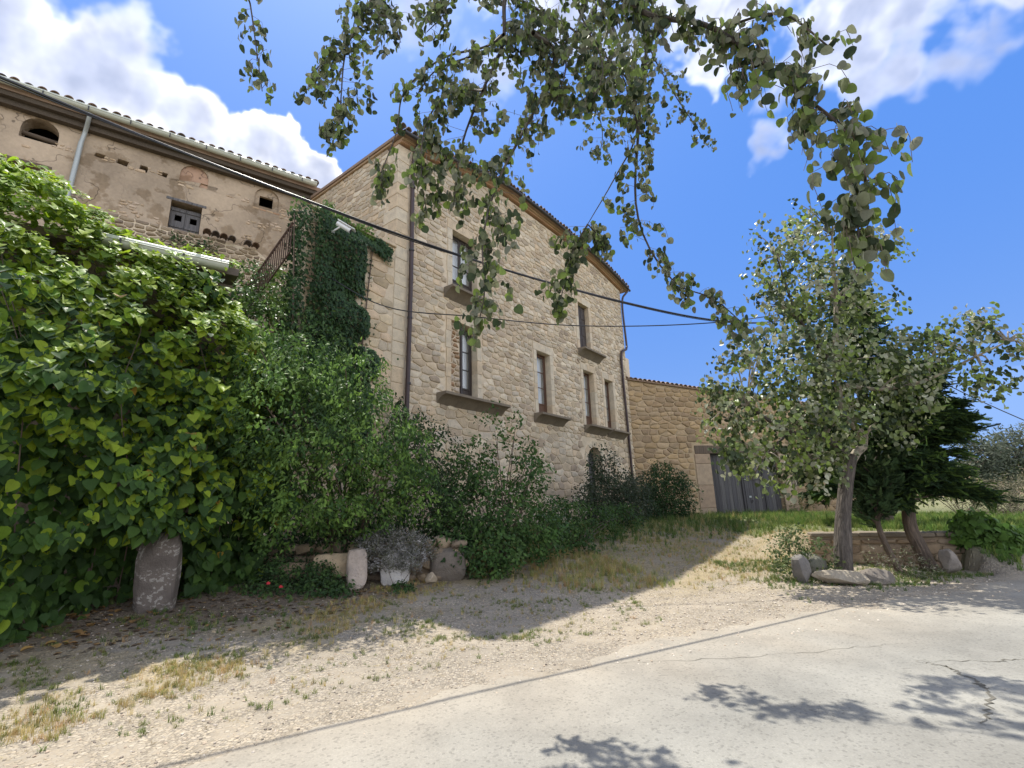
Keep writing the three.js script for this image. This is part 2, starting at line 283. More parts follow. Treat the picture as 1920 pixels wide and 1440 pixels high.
{
  const P = [], U = [], C = [], I = []; let rows = 0;
  for (let t = -25; t <= 60; t += t > -3 && t < 16 ? 0.06 : 0.5) {
    const rag = 0.05 + (noise3(t * 1.1, 0.5, 9) - 0.5) * 0.5 + (noise3(t * 4, 2.5, 9) - 0.5) * 0.3 + (noise3(t * 15, 4.5, 9) - 0.5) * 0.14;
    const ss = [edgeAt(t) + rag, edgeAt(t) + rag - 0.2, edgeAt(t) - 0.75, edgeAt(t) - 1.7, edgeAt(t) - 2.5, edgeAt(t) - 3.5, edgeAt(t) - 4.6, edgeAt(t) - 5.6 + (noise3(t * 2, 7, 1) - 0.5) * 0.3];
    ss.forEach((s, k) => { const [x, z] = fromST(s, t); P.push(x, k === 0 ? 0.002 : 0.006, z); U.push(x, -z); const w = fbm3(x * 0.6, 2, z * 0.6, 4), dust = k < 1 ? 1 : k < 2 ? 0.75 : k < 3 ? 0.25 + 0.5 * noise3(x * 2, 1, z * 2) : 0, tr = 1 - 0.10 * Math.exp(-(((s - edgeAt(t) + 1.7) / 0.45) ** 2)) - 0.10 * Math.exp(-(((s - edgeAt(t) + 3.4) / 0.45) ** 2)), q = tr * (0.72 + 0.56 * w); C.push(mix(0.297 * q, 0.365, dust), mix(0.291 * q, 0.325, dust), mix(0.264 * q, 0.265, dust)); });
    rows++;
  }
  for (let j = 0; j + 1 < rows; j++) for (let i = 0; i < 7; i++) { const k = j * 8 + i; I.push(k, k + 1, k + 8, k + 1, k + 9, k + 8); }
  const g = new THREE.BufferGeometry(); g.setAttribute('position', new THREE.Float32BufferAttribute(P, 3)); g.setAttribute('uv', new THREE.Float32BufferAttribute(U, 2)); g.setAttribute('color', new THREE.Float32BufferAttribute(C, 3)); g.setIndex(I); g.computeVertexNormals();
  const road = struct('road', g, std({ vertexColors: true, map: roadTex, bumpMap: roadBump, bumpScale: 0.006, roughness: 0.93 }));
  // cracks: thin ragged strips of dirt in the surface
  const crackMat = std({ color: lin(0.13, 0.12, 0.095), roughness: 1 });
  const crack = (pts, w, seed) => {
    const r = rngOf(seed), L = [], P = [], I = [];
    for (let i = 0; i + 1 < pts.length; i++) for (let k = 0; k < 12; k++) { const q = k / 12; L.push([mix(pts[i][0], pts[i + 1][0], q) + (r() - 0.5) * 0.07, mix(pts[i][1], pts[i + 1][1], q) + (r() - 0.5) * 0.07]); }
    L.forEach(([x, z], i) => { const [a, b] = L[Math.max(i - 1, 0)], [c, d] = L[Math.min(i + 1, L.length - 1)], l = Math.hypot(c - a, d - b) || 1, h = w * (0.3 + r()) * Math.sin(Math.PI * (i + 0.5) / L.length) ** 0.5; const ox = -(d - b) / l * h, oz = (c - a) / l * h; P.push(x + ox, 0.0105, z + oz, x - ox, 0.0105, z - oz); if (i) { const k = 2 * i; I.push(k - 2, k, k - 1, k, k + 1, k - 1); } });
    const g = new THREE.BufferGeometry(); g.setAttribute('position', new THREE.Float32BufferAttribute(P, 3)); g.setIndex(I); g.computeVertexNormals(); part('crack', metric(g), crackMat, road);
  };
  crack([[3.25, -3.95], [3.55, -4.2], [3.9, -4.6], [3.95, -4.75], [4.05, -5.15], [3.9, -5.35]], 0.014, 5);
  crack([[3.9, -5.35], [4.6, -5.3], [5.1, -5.35], [5.6, -5.65], [6.2, -5.6]], 0.008, 6);
  crack([[0.9, -5.55], [2.0, -5.6], [3.2, -5.75], [4.3, -6.0]], 0.004, 7);
}
{
  const P = [], I = [], nu = 60, nv = 10;                                          // a low dry hill far off
  for (let j = 0; j <= nv; j++) for (let i = 0; i <= nu; i++) { const a = i / nu, b = j / nv, x = mix(40, 290, a), z = -95 - b * 90 - (1 - a) * 30; P.push(x, Math.max(-0.5, 16 * Math.sin(Math.PI * Math.min(a * 1.1, 1)) ** 0.7 * sstep(0, 1, b) * (0.75 + 0.5 * fbm3(x * 0.02, 1, z * 0.02, 4))), z); if (i < nu && j < nv) { const k = j * (nu + 1) + i; I.push(k, k + 1, k + nu + 1, k + 1, k + nu + 2, k + nu + 1); } }
  const g = new THREE.BufferGeometry(); g.setAttribute('position', new THREE.Float32BufferAttribute(P, 3)); g.setIndex(I); g.computeVertexNormals();
  struct('hill', metric(g), std({ color: lin(0.33, 0.24, 0.14), map: gravelTex, roughness: 1 }));
}

// ---------------------------------------------------------------- rubble masonry: irregular stones that fill a wall, one by one
const halfplane = (poly, nx, ny, d) => { const out = []; for (let i = 0; i < poly.length; i++) { const a = poly[i], b = poly[(i + 1) % poly.length], p = a[0] * nx + a[1] * ny - d, q = b[0] * nx + b[1] * ny - d; if (p <= 0) out.push(a); if (p < 0 !== q < 0 && p !== q) { const t = p / (p - q); if (t > 0 && t < 1) out.push([mix(a[0], b[0], t), mix(a[1], b[1], t)]); } } return out; };
const areaOf = (p) => { let a = 0; for (let i = 0; i < p.length; i++) { const q = p[(i + 1) % p.length]; a += p[i][0] * q[1] - q[0] * p[i][1]; } return Math.abs(a) / 2; };
function rubble({ u0, u1, v0, v1, cw, ch, seed, skip = [], top, wild = 0.2, sizeAt }) {
  const r = rngOf(seed), rows = [], k = ch / cw * 1.1; let v = v0;
  while (v < v1) { const sc = sizeAt ? sizeAt(v) : 1, h = ch * sc * (0.68 + 0.7 * r()), row = []; let u = u0 - r() * cw; while (u < u1) { const w = cw * sc * (0.42 + 1.3 * r() ** 1.5); row.push([(u + w / 2) * k, v + h * (0.5 + (r() - 0.5) * 2 * wild)]); u += w; } rows.push(row); v += h; }
  const out = [];
  rows.forEach((row, j) => row.forEach(([x, y]) => {
    const u = x / k; if (u < u0 - 0.02 || u > u1 + 0.02) return;
    if (top && y > top(u)) return;
    if (skip.some((s) => u > s[0] && u < s[1] && y > s[2] && y < s[3])) return;
    const R = 2.6 * ch; let p = [[x - R, y - R], [x + R, y - R], [x + R, y + R], [x - R, y + R]];
    for (let jj = Math.max(0, j - 3); jj <= Math.min(rows.length - 1, j + 3); jj++) for (const q of rows[jj]) {
      const dx = q[0] - x, dy = q[1] - y; if ((dx === 0 && dy === 0) || Math.abs(dx) > R * 1.6) continue;
      p = halfplane(p, dx, dy, dx * (x + q[0]) / 2 + dy * (y + q[1]) / 2); if (p.length < 3) return;
    }
    p = p.map(([a, b]) => [a / k, b]);
    p = halfplane(p, 1, 0, u1); p = halfplane(p, -1, 0, -u0); p = halfplane(p, 0, 1, v1); p = halfplane(p, 0, -1, -v0);
    for (const s of skip) { // keep the side on which the stone's middle lies
      const sides = [[s[0] - u, -1], [u - s[1], 1], [s[2] - y, -2], [y - s[3], 2]].sort((a, b) => b[0] - a[0])[0][1];
      const over = p.some(([a, b]) => a > s[0] && a < s[1] && b > s[2] && b < s[3]) || p.some(([a]) => a > s[0]) && p.some(([a]) => a < s[1]) && p.some(([, b]) => b > s[2]) && p.some(([, b]) => b < s[3]);
      if (over) p = sides === -1 ? halfplane(p, 1, 0, s[0]) : sides === 1 ? halfplane(p, -1, 0, -s[1]) : sides === -2 ? halfplane(p, 0, 1, s[2]) : halfplane(p, 0, -1, -s[3]);
    }
    if (top) p = p.map(([a, b]) => [a, Math.min(b, top(a))]);
    if (p.length > 2 && areaOf(p) > 0.004) out.push(p);
  }));
  return out;
}
function stoneGeo(poly, gap, proud, rnd, col, bevel = 0.03) {   // one stone: rounded outline, eased edge, slightly uneven face; looks along +z
  let p = poly;
  if ((() => { let a = 0; for (let i = 0; i < p.length; i++) { const q = p[(i + 1) % p.length]; a += p[i][0] * q[1] - q[0] * p[i][1]; } return a; })() < 0) p = p.slice().reverse();
  const base = p;
  for (let i = 0; i < base.length; i++) { const a = base[i], b = base[(i + 1) % base.length], l = Math.hypot(b[0] - a[0], b[1] - a[1]); if (l < 1e-5) continue; const nx = (b[1] - a[1]) / l, ny = -(b[0] - a[0]) / l; p = halfplane(p, nx, ny, nx * a[0] + ny * a[1] - gap * (0.55 + 0.9 * rnd())); if (p.length < 3) return null; }
  p = p.filter((q, i) => { const n = p[(i + 1) % p.length]; return Math.hypot(n[0] - q[0], n[1] - q[1]) > 0.012; });
  if (p.length < 3 || areaOf(p) < 0.0018) return null;
  const ring = []; for (let i = 0; i < p.length; i++) { const a = p[i], b = p[(i + 1) % p.length], e = 0.05 + 0.13 * rnd(); ring.push([mix(a[0], b[0], e), mix(a[1], b[1], e)], [mix(b[0], a[0], e), mix(b[1], a[1], e)]); }
  const n = ring.length, cx = ring.reduce((s, q) => s + q[0], 0) / n, cy = ring.reduce((s, q) => s + q[1], 0) / n, P = [], U = [], I = [], tx = (rnd() - 0.5) * 0.08, ty = (rnd() - 0.5) * 0.1, ou = rnd() * 3, ov = rnd() * 3;
  const put = (x, y, z) => { P.push(x, y, z); U.push(x + ou, y + ov); };
  for (const [x, y] of ring) put(x, y, -0.03);
  for (const [x, y] of ring) put(x, y, proud * 0.45);
  for (const [x, y] of ring) { const l = Math.hypot(x - cx, y - cy), f = Math.max(0.45, 1 - bevel * (0.7 + 0.6 * rnd()) / Math.max(l, 0.03)); put(cx + (x - cx) * f, cy + (y - cy) * f, proud * (0.85 + 0.3 * rnd()) + (x - cx) * tx + (y - cy) * ty); }
  put(cx + (rnd() - 0.5) * 0.03, cy + (rnd() - 0.5) * 0.02, proud * (1.0 + 0.35 * rnd()));
  for (let i = 0; i < n; i++) { const j = (i + 1) % n; for (const o of [0, n]) I.push(o + i, o + j, o + n + i, o + j, o + n + j, o + n + i); I.push(2 * n + i, 2 * n + j, 3 * n); }
  const g = new THREE.BufferGeometry(); g.setAttribute('position', new THREE.Float32BufferAttribute(P, 3)); g.setAttribute('uv', new THREE.Float32BufferAttribute(U, 2)); g.setIndex(I); g.computeVertexNormals();
  return tint(g, ...col);
}
function masonry(parent, polys, { seed, most, gap = 0.012, proud = 0.02, tones, frame, from, mat = M.stone, bevel }) { // the stones that show largest are parts, the rest one part
  const r = rngOf(seed), list = [];
  for (const p of polys) {
    const t = tones[Math.floor(r() * tones.length)], k = 0.82 + 0.36 * r(), g = stoneGeo(p, gap, proud * (0.5 + r()), r, t.map((c) => c * k), bevel); if (!g) continue;
    const cx = p[0][0], cy = p[0][1]; if (frame) g.applyMatrix4(frame);
    list.push([areaOf(p) / ((cx - from[0]) ** 2 + (cy - from[1]) ** 2 + from[2] ** 2), g]);
  }
  list.sort((a, b) => b[0] - a[0]);
  list.slice(0, most).forEach(([, g]) => part('stone', g, mat, parent));
  const rest = list.slice(most).map((e) => e[1]);
  if (rest.length) part('stone_facing', merge(rest), mat, parent).userData.kind = 'stuff';
}
const SAND = [[0.57, 0.47, 0.33], [0.61, 0.52, 0.385], [0.55, 0.44, 0.30], [0.62, 0.53, 0.395], [0.50, 0.41, 0.295], [0.58, 0.455, 0.31], [0.57, 0.49, 0.375], [0.44, 0.35, 0.25]];
const DUSK = [[0.40, 0.28, 0.15], [0.36, 0.25, 0.14], [0.44, 0.31, 0.17], [0.33, 0.235, 0.14], [0.41, 0.30, 0.18]];
function wallShape(outline, holes) { const s = new THREE.Shape(outline.map(([x, y]) => new THREE.Vector2(x, y))); for (const h of holes) s.holes.push(new THREE.Path(h.map(([x, y]) => new THREE.Vector2(x, y)))); return s; }
const rect = (a, b, c, d) => [[a, c], [b, c], [b, d], [a, d]];
const extrude = (shape, depth, z = 0) => metric(new THREE.ExtrudeGeometry(shape, { depth, bevelEnabled: false, curveSegments: 10 }).translate(0, 0, z));

// ---------------------------------------------------------------- the stone house
const CORNER = [-3.198, 0, -12.5], TURN = (90 - 37.39) * Math.PI / 180;
const house = thing('stone_house', 'tall rubble stone house with tall windows and balcony slabs, dark downpipe near its corner', 'house', CORNER, TURN);
const TOPS = [[-0.5, 12.25], [0.3, 12.3], [1.7, 12.5], [3.5, 12.95], [5.2, 13.22], [9, 13.25], [12.2, 13.12], [15.1, 12.72], [15.6, 12.6]];
const topAt = (u) => { for (let i = 0; i + 1 < TOPS.length; i++) if (u <= TOPS[i + 1][0]) return mix(TOPS[i][1], TOPS[i + 1][1], clamp((u - TOPS[i][0]) / (TOPS[i + 1][0] - TOPS[i][0]))); return TOPS.at(-1)[1]; };
const OPEN = { w1: [2.22, 3.42, 4.86, 7.28], ul: [2.26, 3.46, 8.28, 10.45], w2: [6.84, 7.78, 4.9, 7.4], w3: [10.42, 11.38, 4.87, 7.36], w4: [12.42, 13.3, 4.87, 7.32], ur: [10.32, 11.3, 8.28, 10.56], door: [10.36, 11.66, 1.0, 3.98] };
const archPts = (a, b, c, d) => { const out = [[a, c], [b, c]], R = (b - a) / 2, cy = d - R; for (let i = 0; i <= 10; i++) { const q = i / 10 * Math.PI; out.push([(a + b) / 2 + Math.cos(q) * R, cy + Math.sin(q) * R]); } return out; };
{
  const out = [[0, -0.3], [15.1, -0.3], [15.1, 12.72]]; for (let i = TOPS.length - 2; i > 0; i--) if (TOPS[i][0] < 15) out.push(TOPS[i]); out.push([0, 12.28]);
  const holes = Object.entries(OPEN).map(([k, o]) => k === 'door' ? archPts(...o) : rect(...o));
  part('wall', extrude(wallShape(out, holes), 0.55, -0.55), M.mortar, house);
  const s2 = metric(new THREE.BoxGeometry(0.5, 12.85, 8.4).translate(0.252, 6.125, -4.76)); part('side_wall', s2, M.mortar, house);
  part('back_wall', merge([metric(new THREE.BoxGeometry(15.1, 12.8, 0.5).translate(7.55, 6.1, -9.2)), metric(new THREE.BoxGeometry(0.5, 12.8, 8.4).translate(14.84, 6.1, -4.76))]), M.mortar, house);
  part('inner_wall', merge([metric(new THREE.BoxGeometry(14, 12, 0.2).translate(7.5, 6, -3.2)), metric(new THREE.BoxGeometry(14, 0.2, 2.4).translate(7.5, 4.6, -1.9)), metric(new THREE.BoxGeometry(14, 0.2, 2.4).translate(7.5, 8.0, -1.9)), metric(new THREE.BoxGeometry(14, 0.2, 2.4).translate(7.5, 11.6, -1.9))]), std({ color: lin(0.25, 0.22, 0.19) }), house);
  const skip = Object.entries(OPEN).map(([, [a, b, c, d]]) => [a - 0.24, b + 0.26, c - 0.03, d + 0.33]);
  skip.push([-0.1, 0.46, 0.4, 13]);
  for (const [a, b, v] of [[1.6, 4.7, 4.86], [6.5, 8.55, 4.9], [10.2, 12.2, 4.87], [12.3, 14.1, 4.87], [1.9, 4.3, 8.28], [10.05, 12.1, 8.28]]) skip.push([a + 0.25, b - 0.25, v - 0.3, v]);
  const cells = rubble({ u0: 0.02, u1: 15.08, v0: 0.5, v1: 13.6, cw: 0.36, ch: 0.175, seed: 21, skip, top: (u) => topAt(u) - 0.05, wild: 0.3, sizeAt: (v) => v < 4.2 ? 1.35 : 1 });
  masonry(house, cells, { seed: 22, most: 300, gap: 0.014, proud: 0.026, tones: SAND, from: [-8, 1.6, 10], bevel: 0.02 });
  const sideCells = rubble({ u0: 0.5, u1: 5.4, v0: 8.2, v1: 12.5, cw: 0.34, ch: 0.16, seed: 23, wild: 0.26 });
  const frame = M4().makeRotationY(-Math.PI / 2);                                 // wall coordinates (way back, height) -> the side face
  const polys = sideCells.map((p) => p.map(([a, b]) => [-a, b]));                 // mirrored so that the stones look outwards
  const ll = []; const r = rngOf(24);
  for (const p of polys) { const k = 0.84 + 0.32 * r(), t = SAND[Math.floor(r() * SAND.length)], g = stoneGeo(p, 0.012, 0.017, r, t.map((c) => c * k), 0.02); if (g) ll.push(g.applyMatrix4(frame)); }
  ll.forEach((g) => g.translate(0, 0, 0));
  const fixed = ll;
  fixed.slice(0, 90).forEach((g) => part('stone', g, M.stone, house));
  if (fixed.length > 90) part('stone_facing', merge(fixed.slice(90)), M.stone, house).userData.kind = 'stuff';
  // dressed corner stones, seen on both faces
  let v = 0.5, i = 0; const q = rngOf(25);
  while (v < 12.1) { const h = 0.34 + 0.12 * q(), long = i % 2; part('quoin', box((long ? 0.40 : 0.445), h - 0.012, long ? 0.62 : 0.4, long ? 0.18 : 0.2025, v + h / 2, long ? -0.29 : -0.18, 0.02), [M.ashlar, M.ashlarB, M.ashlarC][Math.floor(q() * 3)], house); v += h; i++; }
}
function dressed(parent, [a, b, c, d], seed, arch) {              // jamb stones and lintel round an opening
  const r = rngOf(seed), mats = [M.ashlar, M.ashlarB, M.ashlarC];
  for (const s of [0, 1]) { let v = c, i = s; const end = arch ? d - (b - a) / 2 : d; while (v < end - 0.02) { let h = 0.42 + 0.22 * r(); if (v + h > end - 0.2) h = end - v; const w = i % 2 ? 0.235 : 0.20, x = s ? b + w / 2 - 0.002 : a - w / 2 + 0.002; part('jamb_stone', box(w, h - 0.008, 0.34, x, v + h / 2, -0.14, 0.008), mats[Math.floor(r() * 3)], parent); v += h; i++; } }
  if (!arch) { const w = b - a + 0.44, cut = 0.35 + 0.3 * r(); part('lintel', box(w * cut - 0.006, 0.3, 0.34, a - 0.22 + w * cut / 2, d + 0.152, -0.138, 0.01), mats[Math.floor(r() * 3)], parent); part('lintel', box(w * (1 - cut) - 0.006, 0.3, 0.34, b + 0.22 - w * (1 - cut) / 2, d + 0.152, -0.136, 0.01), mats[Math.floor(r() * 3)], parent); }
  else { const R = (b - a) / 2, cx = (a + b) / 2, cy = d - R; for (let k = 0; k < 7; k++) { const q0 = k / 7 * Math.PI + 0.012, q1 = (k + 1) / 7 * Math.PI - 0.012, pts = []; for (let j = 0; j <= 4; j++) pts.push([cx + Math.cos(mix(q0, q1, j / 4)) * (R + 0.002), cy + Math.sin(mix(q0, q1, j / 4)) * (R + 0.002)]); for (let j = 4; j >= 0; j--) pts.push([cx + Math.cos(mix(q0, q1, j / 4)) * (R + 0.25), cy + Math.sin(mix(q0, q1, j / 4)) * (R + 0.25)]); part('arch_stone', extrude(wallShape(pts, []), 0.3, -0.276), mats[k % 3], parent); } }
}
Object.entries(OPEN).forEach(([k, o], i) => dressed(house, o, 40 + i, k === 'door'));
function balcony(parent, a, b, v, deep = 0.42) {                       // stone slab on a curved moulding
  const pts = [[0, 0], [deep, 0], [deep, -0.075]]; for (let i = 0; i <= 8; i++) { const q = i / 8; pts.push([mix(deep - 0.03, 0.02, q), -0.085 - 0.24 * (1 - Math.cos(q * Math.PI / 2)) ]); } pts.push([0, -0.33]);
  const e = new THREE.ExtrudeGeometry(wallShape(pts, []), { depth: b - a, bevelEnabled: false }); e.rotateY(-Math.PI / 2).scale(1, 1, 1); // profile (out, up) along x
  e.applyMatrix4(M4().makeRotationY(0)); e.computeBoundingBox();
  const bb = e.boundingBox; e.translate(a - bb.min.x, v, -bb.min.z - 0.004);
  // the profile must stick out to +z
  part('balcony_slab', metric(e), M.slab, parent);
}
for (const [a, b, v] of [[1.62, 4.62, 4.85], [6.52, 8.5, 4.89], [10.2, 12.12, 4.86], [12.3, 14.05, 4.86], [1.9, 4.1, 8.27], [10.08, 12.05, 8.27]]) balcony(house, a, b, v);
function casement(parent, [a, b, c, d], { z = -0.26, rows = 3, panel = 0.45, mat = M.frame, leaves = 1, curtain = true, label }) { // French window: frame, glazed leaf or leaves with bars, wooden panel below
  const w = thingPart('window', parent, label), W = b - a, fw = 0.06, f = [box(fw, d - c, 0.08, a + fw / 2, (c + d) / 2, z), box(fw, d - c, 0.08, b - fw / 2, (c + d) / 2, z), box(W - 2 * fw, fw, 0.08, (a + b) / 2, d - fw / 2, z)];
  part('frame', merge(f), mat, w);
  const lw = (W - 2 * fw) / leaves;
  for (let i = 0; i < leaves; i++) {
    const x0 = a + fw + i * lw + 0.004, x1 = x0 + lw - 0.008, y0 = c + 0.02, y1 = d - fw - 0.004, sw = 0.055, g = [box(sw, y1 - y0, 0.05, x0 + sw / 2, (y0 + y1) / 2, z + 0.004), box(sw, y1 - y0, 0.05, x1 - sw / 2, (y0 + y1) / 2, z + 0.004), box(x1 - x0 - 2 * sw, 0.06, 0.05, (x0 + x1) / 2, y1 - 0.03, z + 0.004), box(x1 - x0 - 2 * sw, 0.07, 0.05, (x0 + x1) / 2, y0 + 0.035, z + 0.004)];
    const g0 = y0 + 0.07 + panel; if (panel) g.push(box(x1 - x0 - 2 * sw, 0.06, 0.05, (x0 + x1) / 2, g0 - 0.03, z + 0.004));
    for (let k = 1; k < rows; k++) g.push(box(x1 - x0 - 2 * sw, 0.03, 0.04, (x0 + x1) / 2, mix(g0, y1 - 0.06, k / rows), z + 0.004));
    part('sash', merge(g), mat, w);
    if (panel) part('panel', box(x1 - x0 - 2 * sw - 0.004, panel - 0.064, 0.03, (x0 + x1) / 2, y0 + 0.07 + (panel - 0.06) / 2, z - 0.002), mat, w);
    for (let k = 0; k < rows; k++) part('pane', new THREE.PlaneGeometry(x1 - x0 - 2 * sw - 0.003, (y1 - 0.06 - g0) / rows - 0.034).translate((x0 + x1) / 2, mix(g0, y1 - 0.06, (k + 0.5) / rows), z - 0.002), M.glass, w);
  }
  if (curtain) { const P = new THREE.PlaneGeometry(W - 0.16, d - c - panel - 0.2, 24, 1); const p = P.attributes.position; for (let i = 0; i < p.count; i++) p.setZ(i, 0.02 * Math.sin(p.getX(i) * 45)); P.translate((a + b) / 2, (c + panel + d) / 2 + 0.02, z - 0.12); P.computeVertexNormals(); part('curtain', P, M.curtain, w); }
  return w;
}
function thingPart(name, parent, label) { const o = new THREE.Group(); o.name = numbered(name); parent.add(o); if (label) o.userData.label = label; return o; }
casement(house, [2.84, 3.42, 4.88, 7.2], { rows: 3, panel: 0.3, mat: M.frameDark, label: 'window with half its opening walled up' });
{
  const infill = thingPart('infill', house, 'rough rubble infill in half a window');
  part('infill_wall', metric(new THREE.BoxGeometry(0.5, 2.4, 0.2).translate(2.47, 6.07, -0.21)), M.mortar, infill);
  const cells = rubble({ u0: 2.23, u1: 2.72, v0: 4.88, v1: 7.27, cw: 0.3, ch: 0.15, seed: 61, wild: 0.3 }), r = rngOf(62);
  for (const p of cells) { const g = stoneGeo(p, 0.02, 0.03 + 0.04 * r(), r, [[0.46, 0.36, 0.25], [0.52, 0.44, 0.34], [0.35, 0.22, 0.12]][Math.floor(r() * 3)], 0.04); if (g) part('stone', g.translate(0, 0, -0.11), M.stone, infill); }
  part('post', box(0.09, 2.36, 0.2, 2.79, 6.07, -0.18), M.frameDark, house);
}
casement(house, OPEN.ul, { rows: 3, panel: 0.5, leaves: 2, mat: M.frameDark });
casement(house, OPEN.w2, { rows: 3, panel: 0.42, leaves: 1, mat: M.frame });
casement(house, OPEN.w3, { rows: 3, panel: 0.42, leaves: 1, mat: M.frame });
casement(house, OPEN.w4, { rows: 3, panel: 0.42, leaves: 1, mat: M.frame });
{ // upper right: closed wooden shutters
  const [a, b, c, d] = OPEN.ur, w = thingPart('shutter', house, 'closed brown wooden shutter'), m = (a + b) / 2;
  for (const [x0, x1] of [[a + 0.01, m - 0.004], [m + 0.004, b - 0.01]]) { part('leaf', box(x1 - x0, d - c - 0.03, 0.05, (x0 + x1) / 2, (c + d) / 2, -0.2), M.frameDark, w); for (const [q0, q1] of [[0.06, 0.3], [0.36, 0.66], [0.72, 0.94]]) part('panel', box(x1 - x0 - 0.14, (d - c) * (q1 - q0), 0.03, (x0 + x1) / 2, c + (d - c) * (q0 + q1) / 2, -0.172, 0.012), M.frameDark, w); }
  const [da, db, dc, dd] = OPEN.door, dw = thingPart('door', house); for (let k = 0; k < 5; k++) part('plank', box((db - da) / 5 - 0.008, dd - dc, 0.05, da + (k + 0.5) * (db - da) / 5, (dc + dd) / 2, -0.42), [M.gateA, M.gateB, M.gateC][k % 3], dw);
}
{ // roof: two slopes kept low, brick cornice, tile ends and gutter along the eave
  const up = TOPS.map(([u, v]) => [u === -0.5 ? -0.12 : u, v]), shape = []; for (const [u, v] of up) shape.push([u, v + 0.30]); for (const [u, v] of up.slice().reverse()) shape.push([u, v + 0.20]);
  part('roof', extrude(wallShape(shape, []), 9.75, -9.45), M.tileB, house);
  const strip = (y0, y1, z1, mat, name) => { const s = []; for (const [u, v] of up) s.push([clamp(u, 0, 15.15), v + y1]); for (const [u, v] of up.slice().reverse()) s.push([clamp(u, 0, 15.15), v + y0]); return part(name, extrude(wallShape(s, []), z1 + 0.3, -0.3), mat, house); };
  strip(0.06, 0.125, 0.12, M.brick, 'cornice'); strip(0.128, 0.197, 0.19, M.brickPale, 'cornice');
  // the verge course on the side wall
  part('verge', merge([metric(new THREE.BoxGeometry(0.14, 0.06, 9).translate(-0.005, 12.42, -4.75)), ]), M.brickPale, house);
  const cap = (L, R) => { const g = new THREE.CylinderGeometry(R, R * 0.82, L, 10, 1, true, -Math.PI / 2, Math.PI), inn = new THREE.CylinderGeometry(R - 0.016, R * 0.82 - 0.016, L, 10, 1, true, -Math.PI / 2, Math.PI); const end = new THREE.RingGeometry(R - 0.016, R, 10, 1, 0, Math.PI); return merge([g, inn, end.rotateX(Math.PI / 2).translate(0, L / 2, 0)].map((x) => x)); };
  const tile = cap(0.55, 0.095); tile.rotateX(Math.PI / 2);                  // its axis along z, rounded side up after the turn
  tile.computeBoundingBox(); if (tile.boundingBox.max.y < 0.05) tile.rotateZ(Math.PI);
  const mats = [M.tileA, M.tileB, M.tileC], r = rngOf(71);
  for (let u = -0.18; u < 15.55; u += 0.225) { const slope = (topAt(u + 0.1) - topAt(u - 0.1)) / 0.2, m = part('roof_tile', tile, mats[Math.floor(r() * 3)], house); m.position.set(u + (r() - 0.5) * 0.02, topAt(u) + 0.31 + (r() - 0.5) * 0.015, 0.16 + (r() - 0.5) * 0.05); m.rotation.set(0.1, (r() - 0.5) * 0.05, Math.atan(slope)); }
  part('gutter', tube(up.map(([u, v]) => [u, v + 0.20, 0.38]), 0.06, 60, 8), M.gutterDark, house);
  const dp = thingPart('downpipe', house, 'dark brown downpipe by the near corner');
  part('pipe', tube([[0.5, 12.48, 0.36], [0.5, 12.3, 0.2], [0.5, 12.1, 0.12], [0.49, 8, 0.115], [0.46, 3.6, 0.11], [0.46, 1.4, 0.11]], 0.062, 60, 10), M.pipe, dp);
  for (const y of [11, 8.9, 6.8, 4.9]) part('bracket', new THREE.CylinderGeometry(0.075, 0.075, 0.05, 12).translate(0.485, y, 0.115), M.gutterDark, dp);
  const dq = thingPart('downpipe', house, 'dark downpipe with a bend at the far corner');
  part('pipe', tube([[15.4, 12.78, 0.38], [15.25, 12.55, 0.27], [15.12, 12.3, 0.14], [15.12, 9.5, 0.12]], 0.055, 30, 8), M.pipe, dq);
  part('pipe', tube([[15.12, 9.55, 0.12], [15.0, 9.36, 0.13], [14.5, 9.16, 0.13], [14.38, 8.95, 0.12], [14.42, 5, 0.115], [14.5, 1.0, 0.11]], 0.062, 40, 8), M.pipe, dq);
  part('lower_side', metric(new THREE.BoxGeometry(0.5, 7.6, 0.6).translate(15.36, 5.2, -0.35)), M.mortar, house);
}

// ---------------------------------------------------------------- terrace wall beside the house, with camera and railing
const terrace = thing('terrace_wall', 'lower stone wall joining the near corner of the stone house, half under ivy', 'wall', CORNER, TURN);
{
  part('wall', metric(new THREE.BoxGeometry(2.6, 9.0, 0.5).translate(-1.305, 4.28, -0.254)), M.mortar, terrace);
  const cells = rubble({ u0: -2.58, u1: -0.03, v0: 0.4, v1: 8.74, cw: 0.46, ch: 0.22, seed: 81, wild: 0.16 });
  masonry(terrace, cells, { seed: 82, most: 290, gap: 0.011, proud: 0.015, tones: [[0.58, 0.46, 0.30], [0.60, 0.49, 0.33], [0.55, 0.43, 0.275], [0.60, 0.46, 0.31], [0.58, 0.49, 0.36]], from: [-8, 1.6, 10], bevel: 0.028 });
  for (let i = 0; i < 4; i++) part('coping_stone', box(0.64, 0.09, 0.6, -2.28 + i * 0.655, 8.83 + (i % 2) * 0.008, -0.23, 0.02), [M.ashlar, M.ashlarC][i % 2], terrace);
}
const local = (x, y, z, at = CORNER, turn = TURN) => [at[0] + x * Math.cos(turn) + z * Math.sin(turn), y + at[1], at[2] - x * Math.sin(turn) + z * Math.cos(turn)];
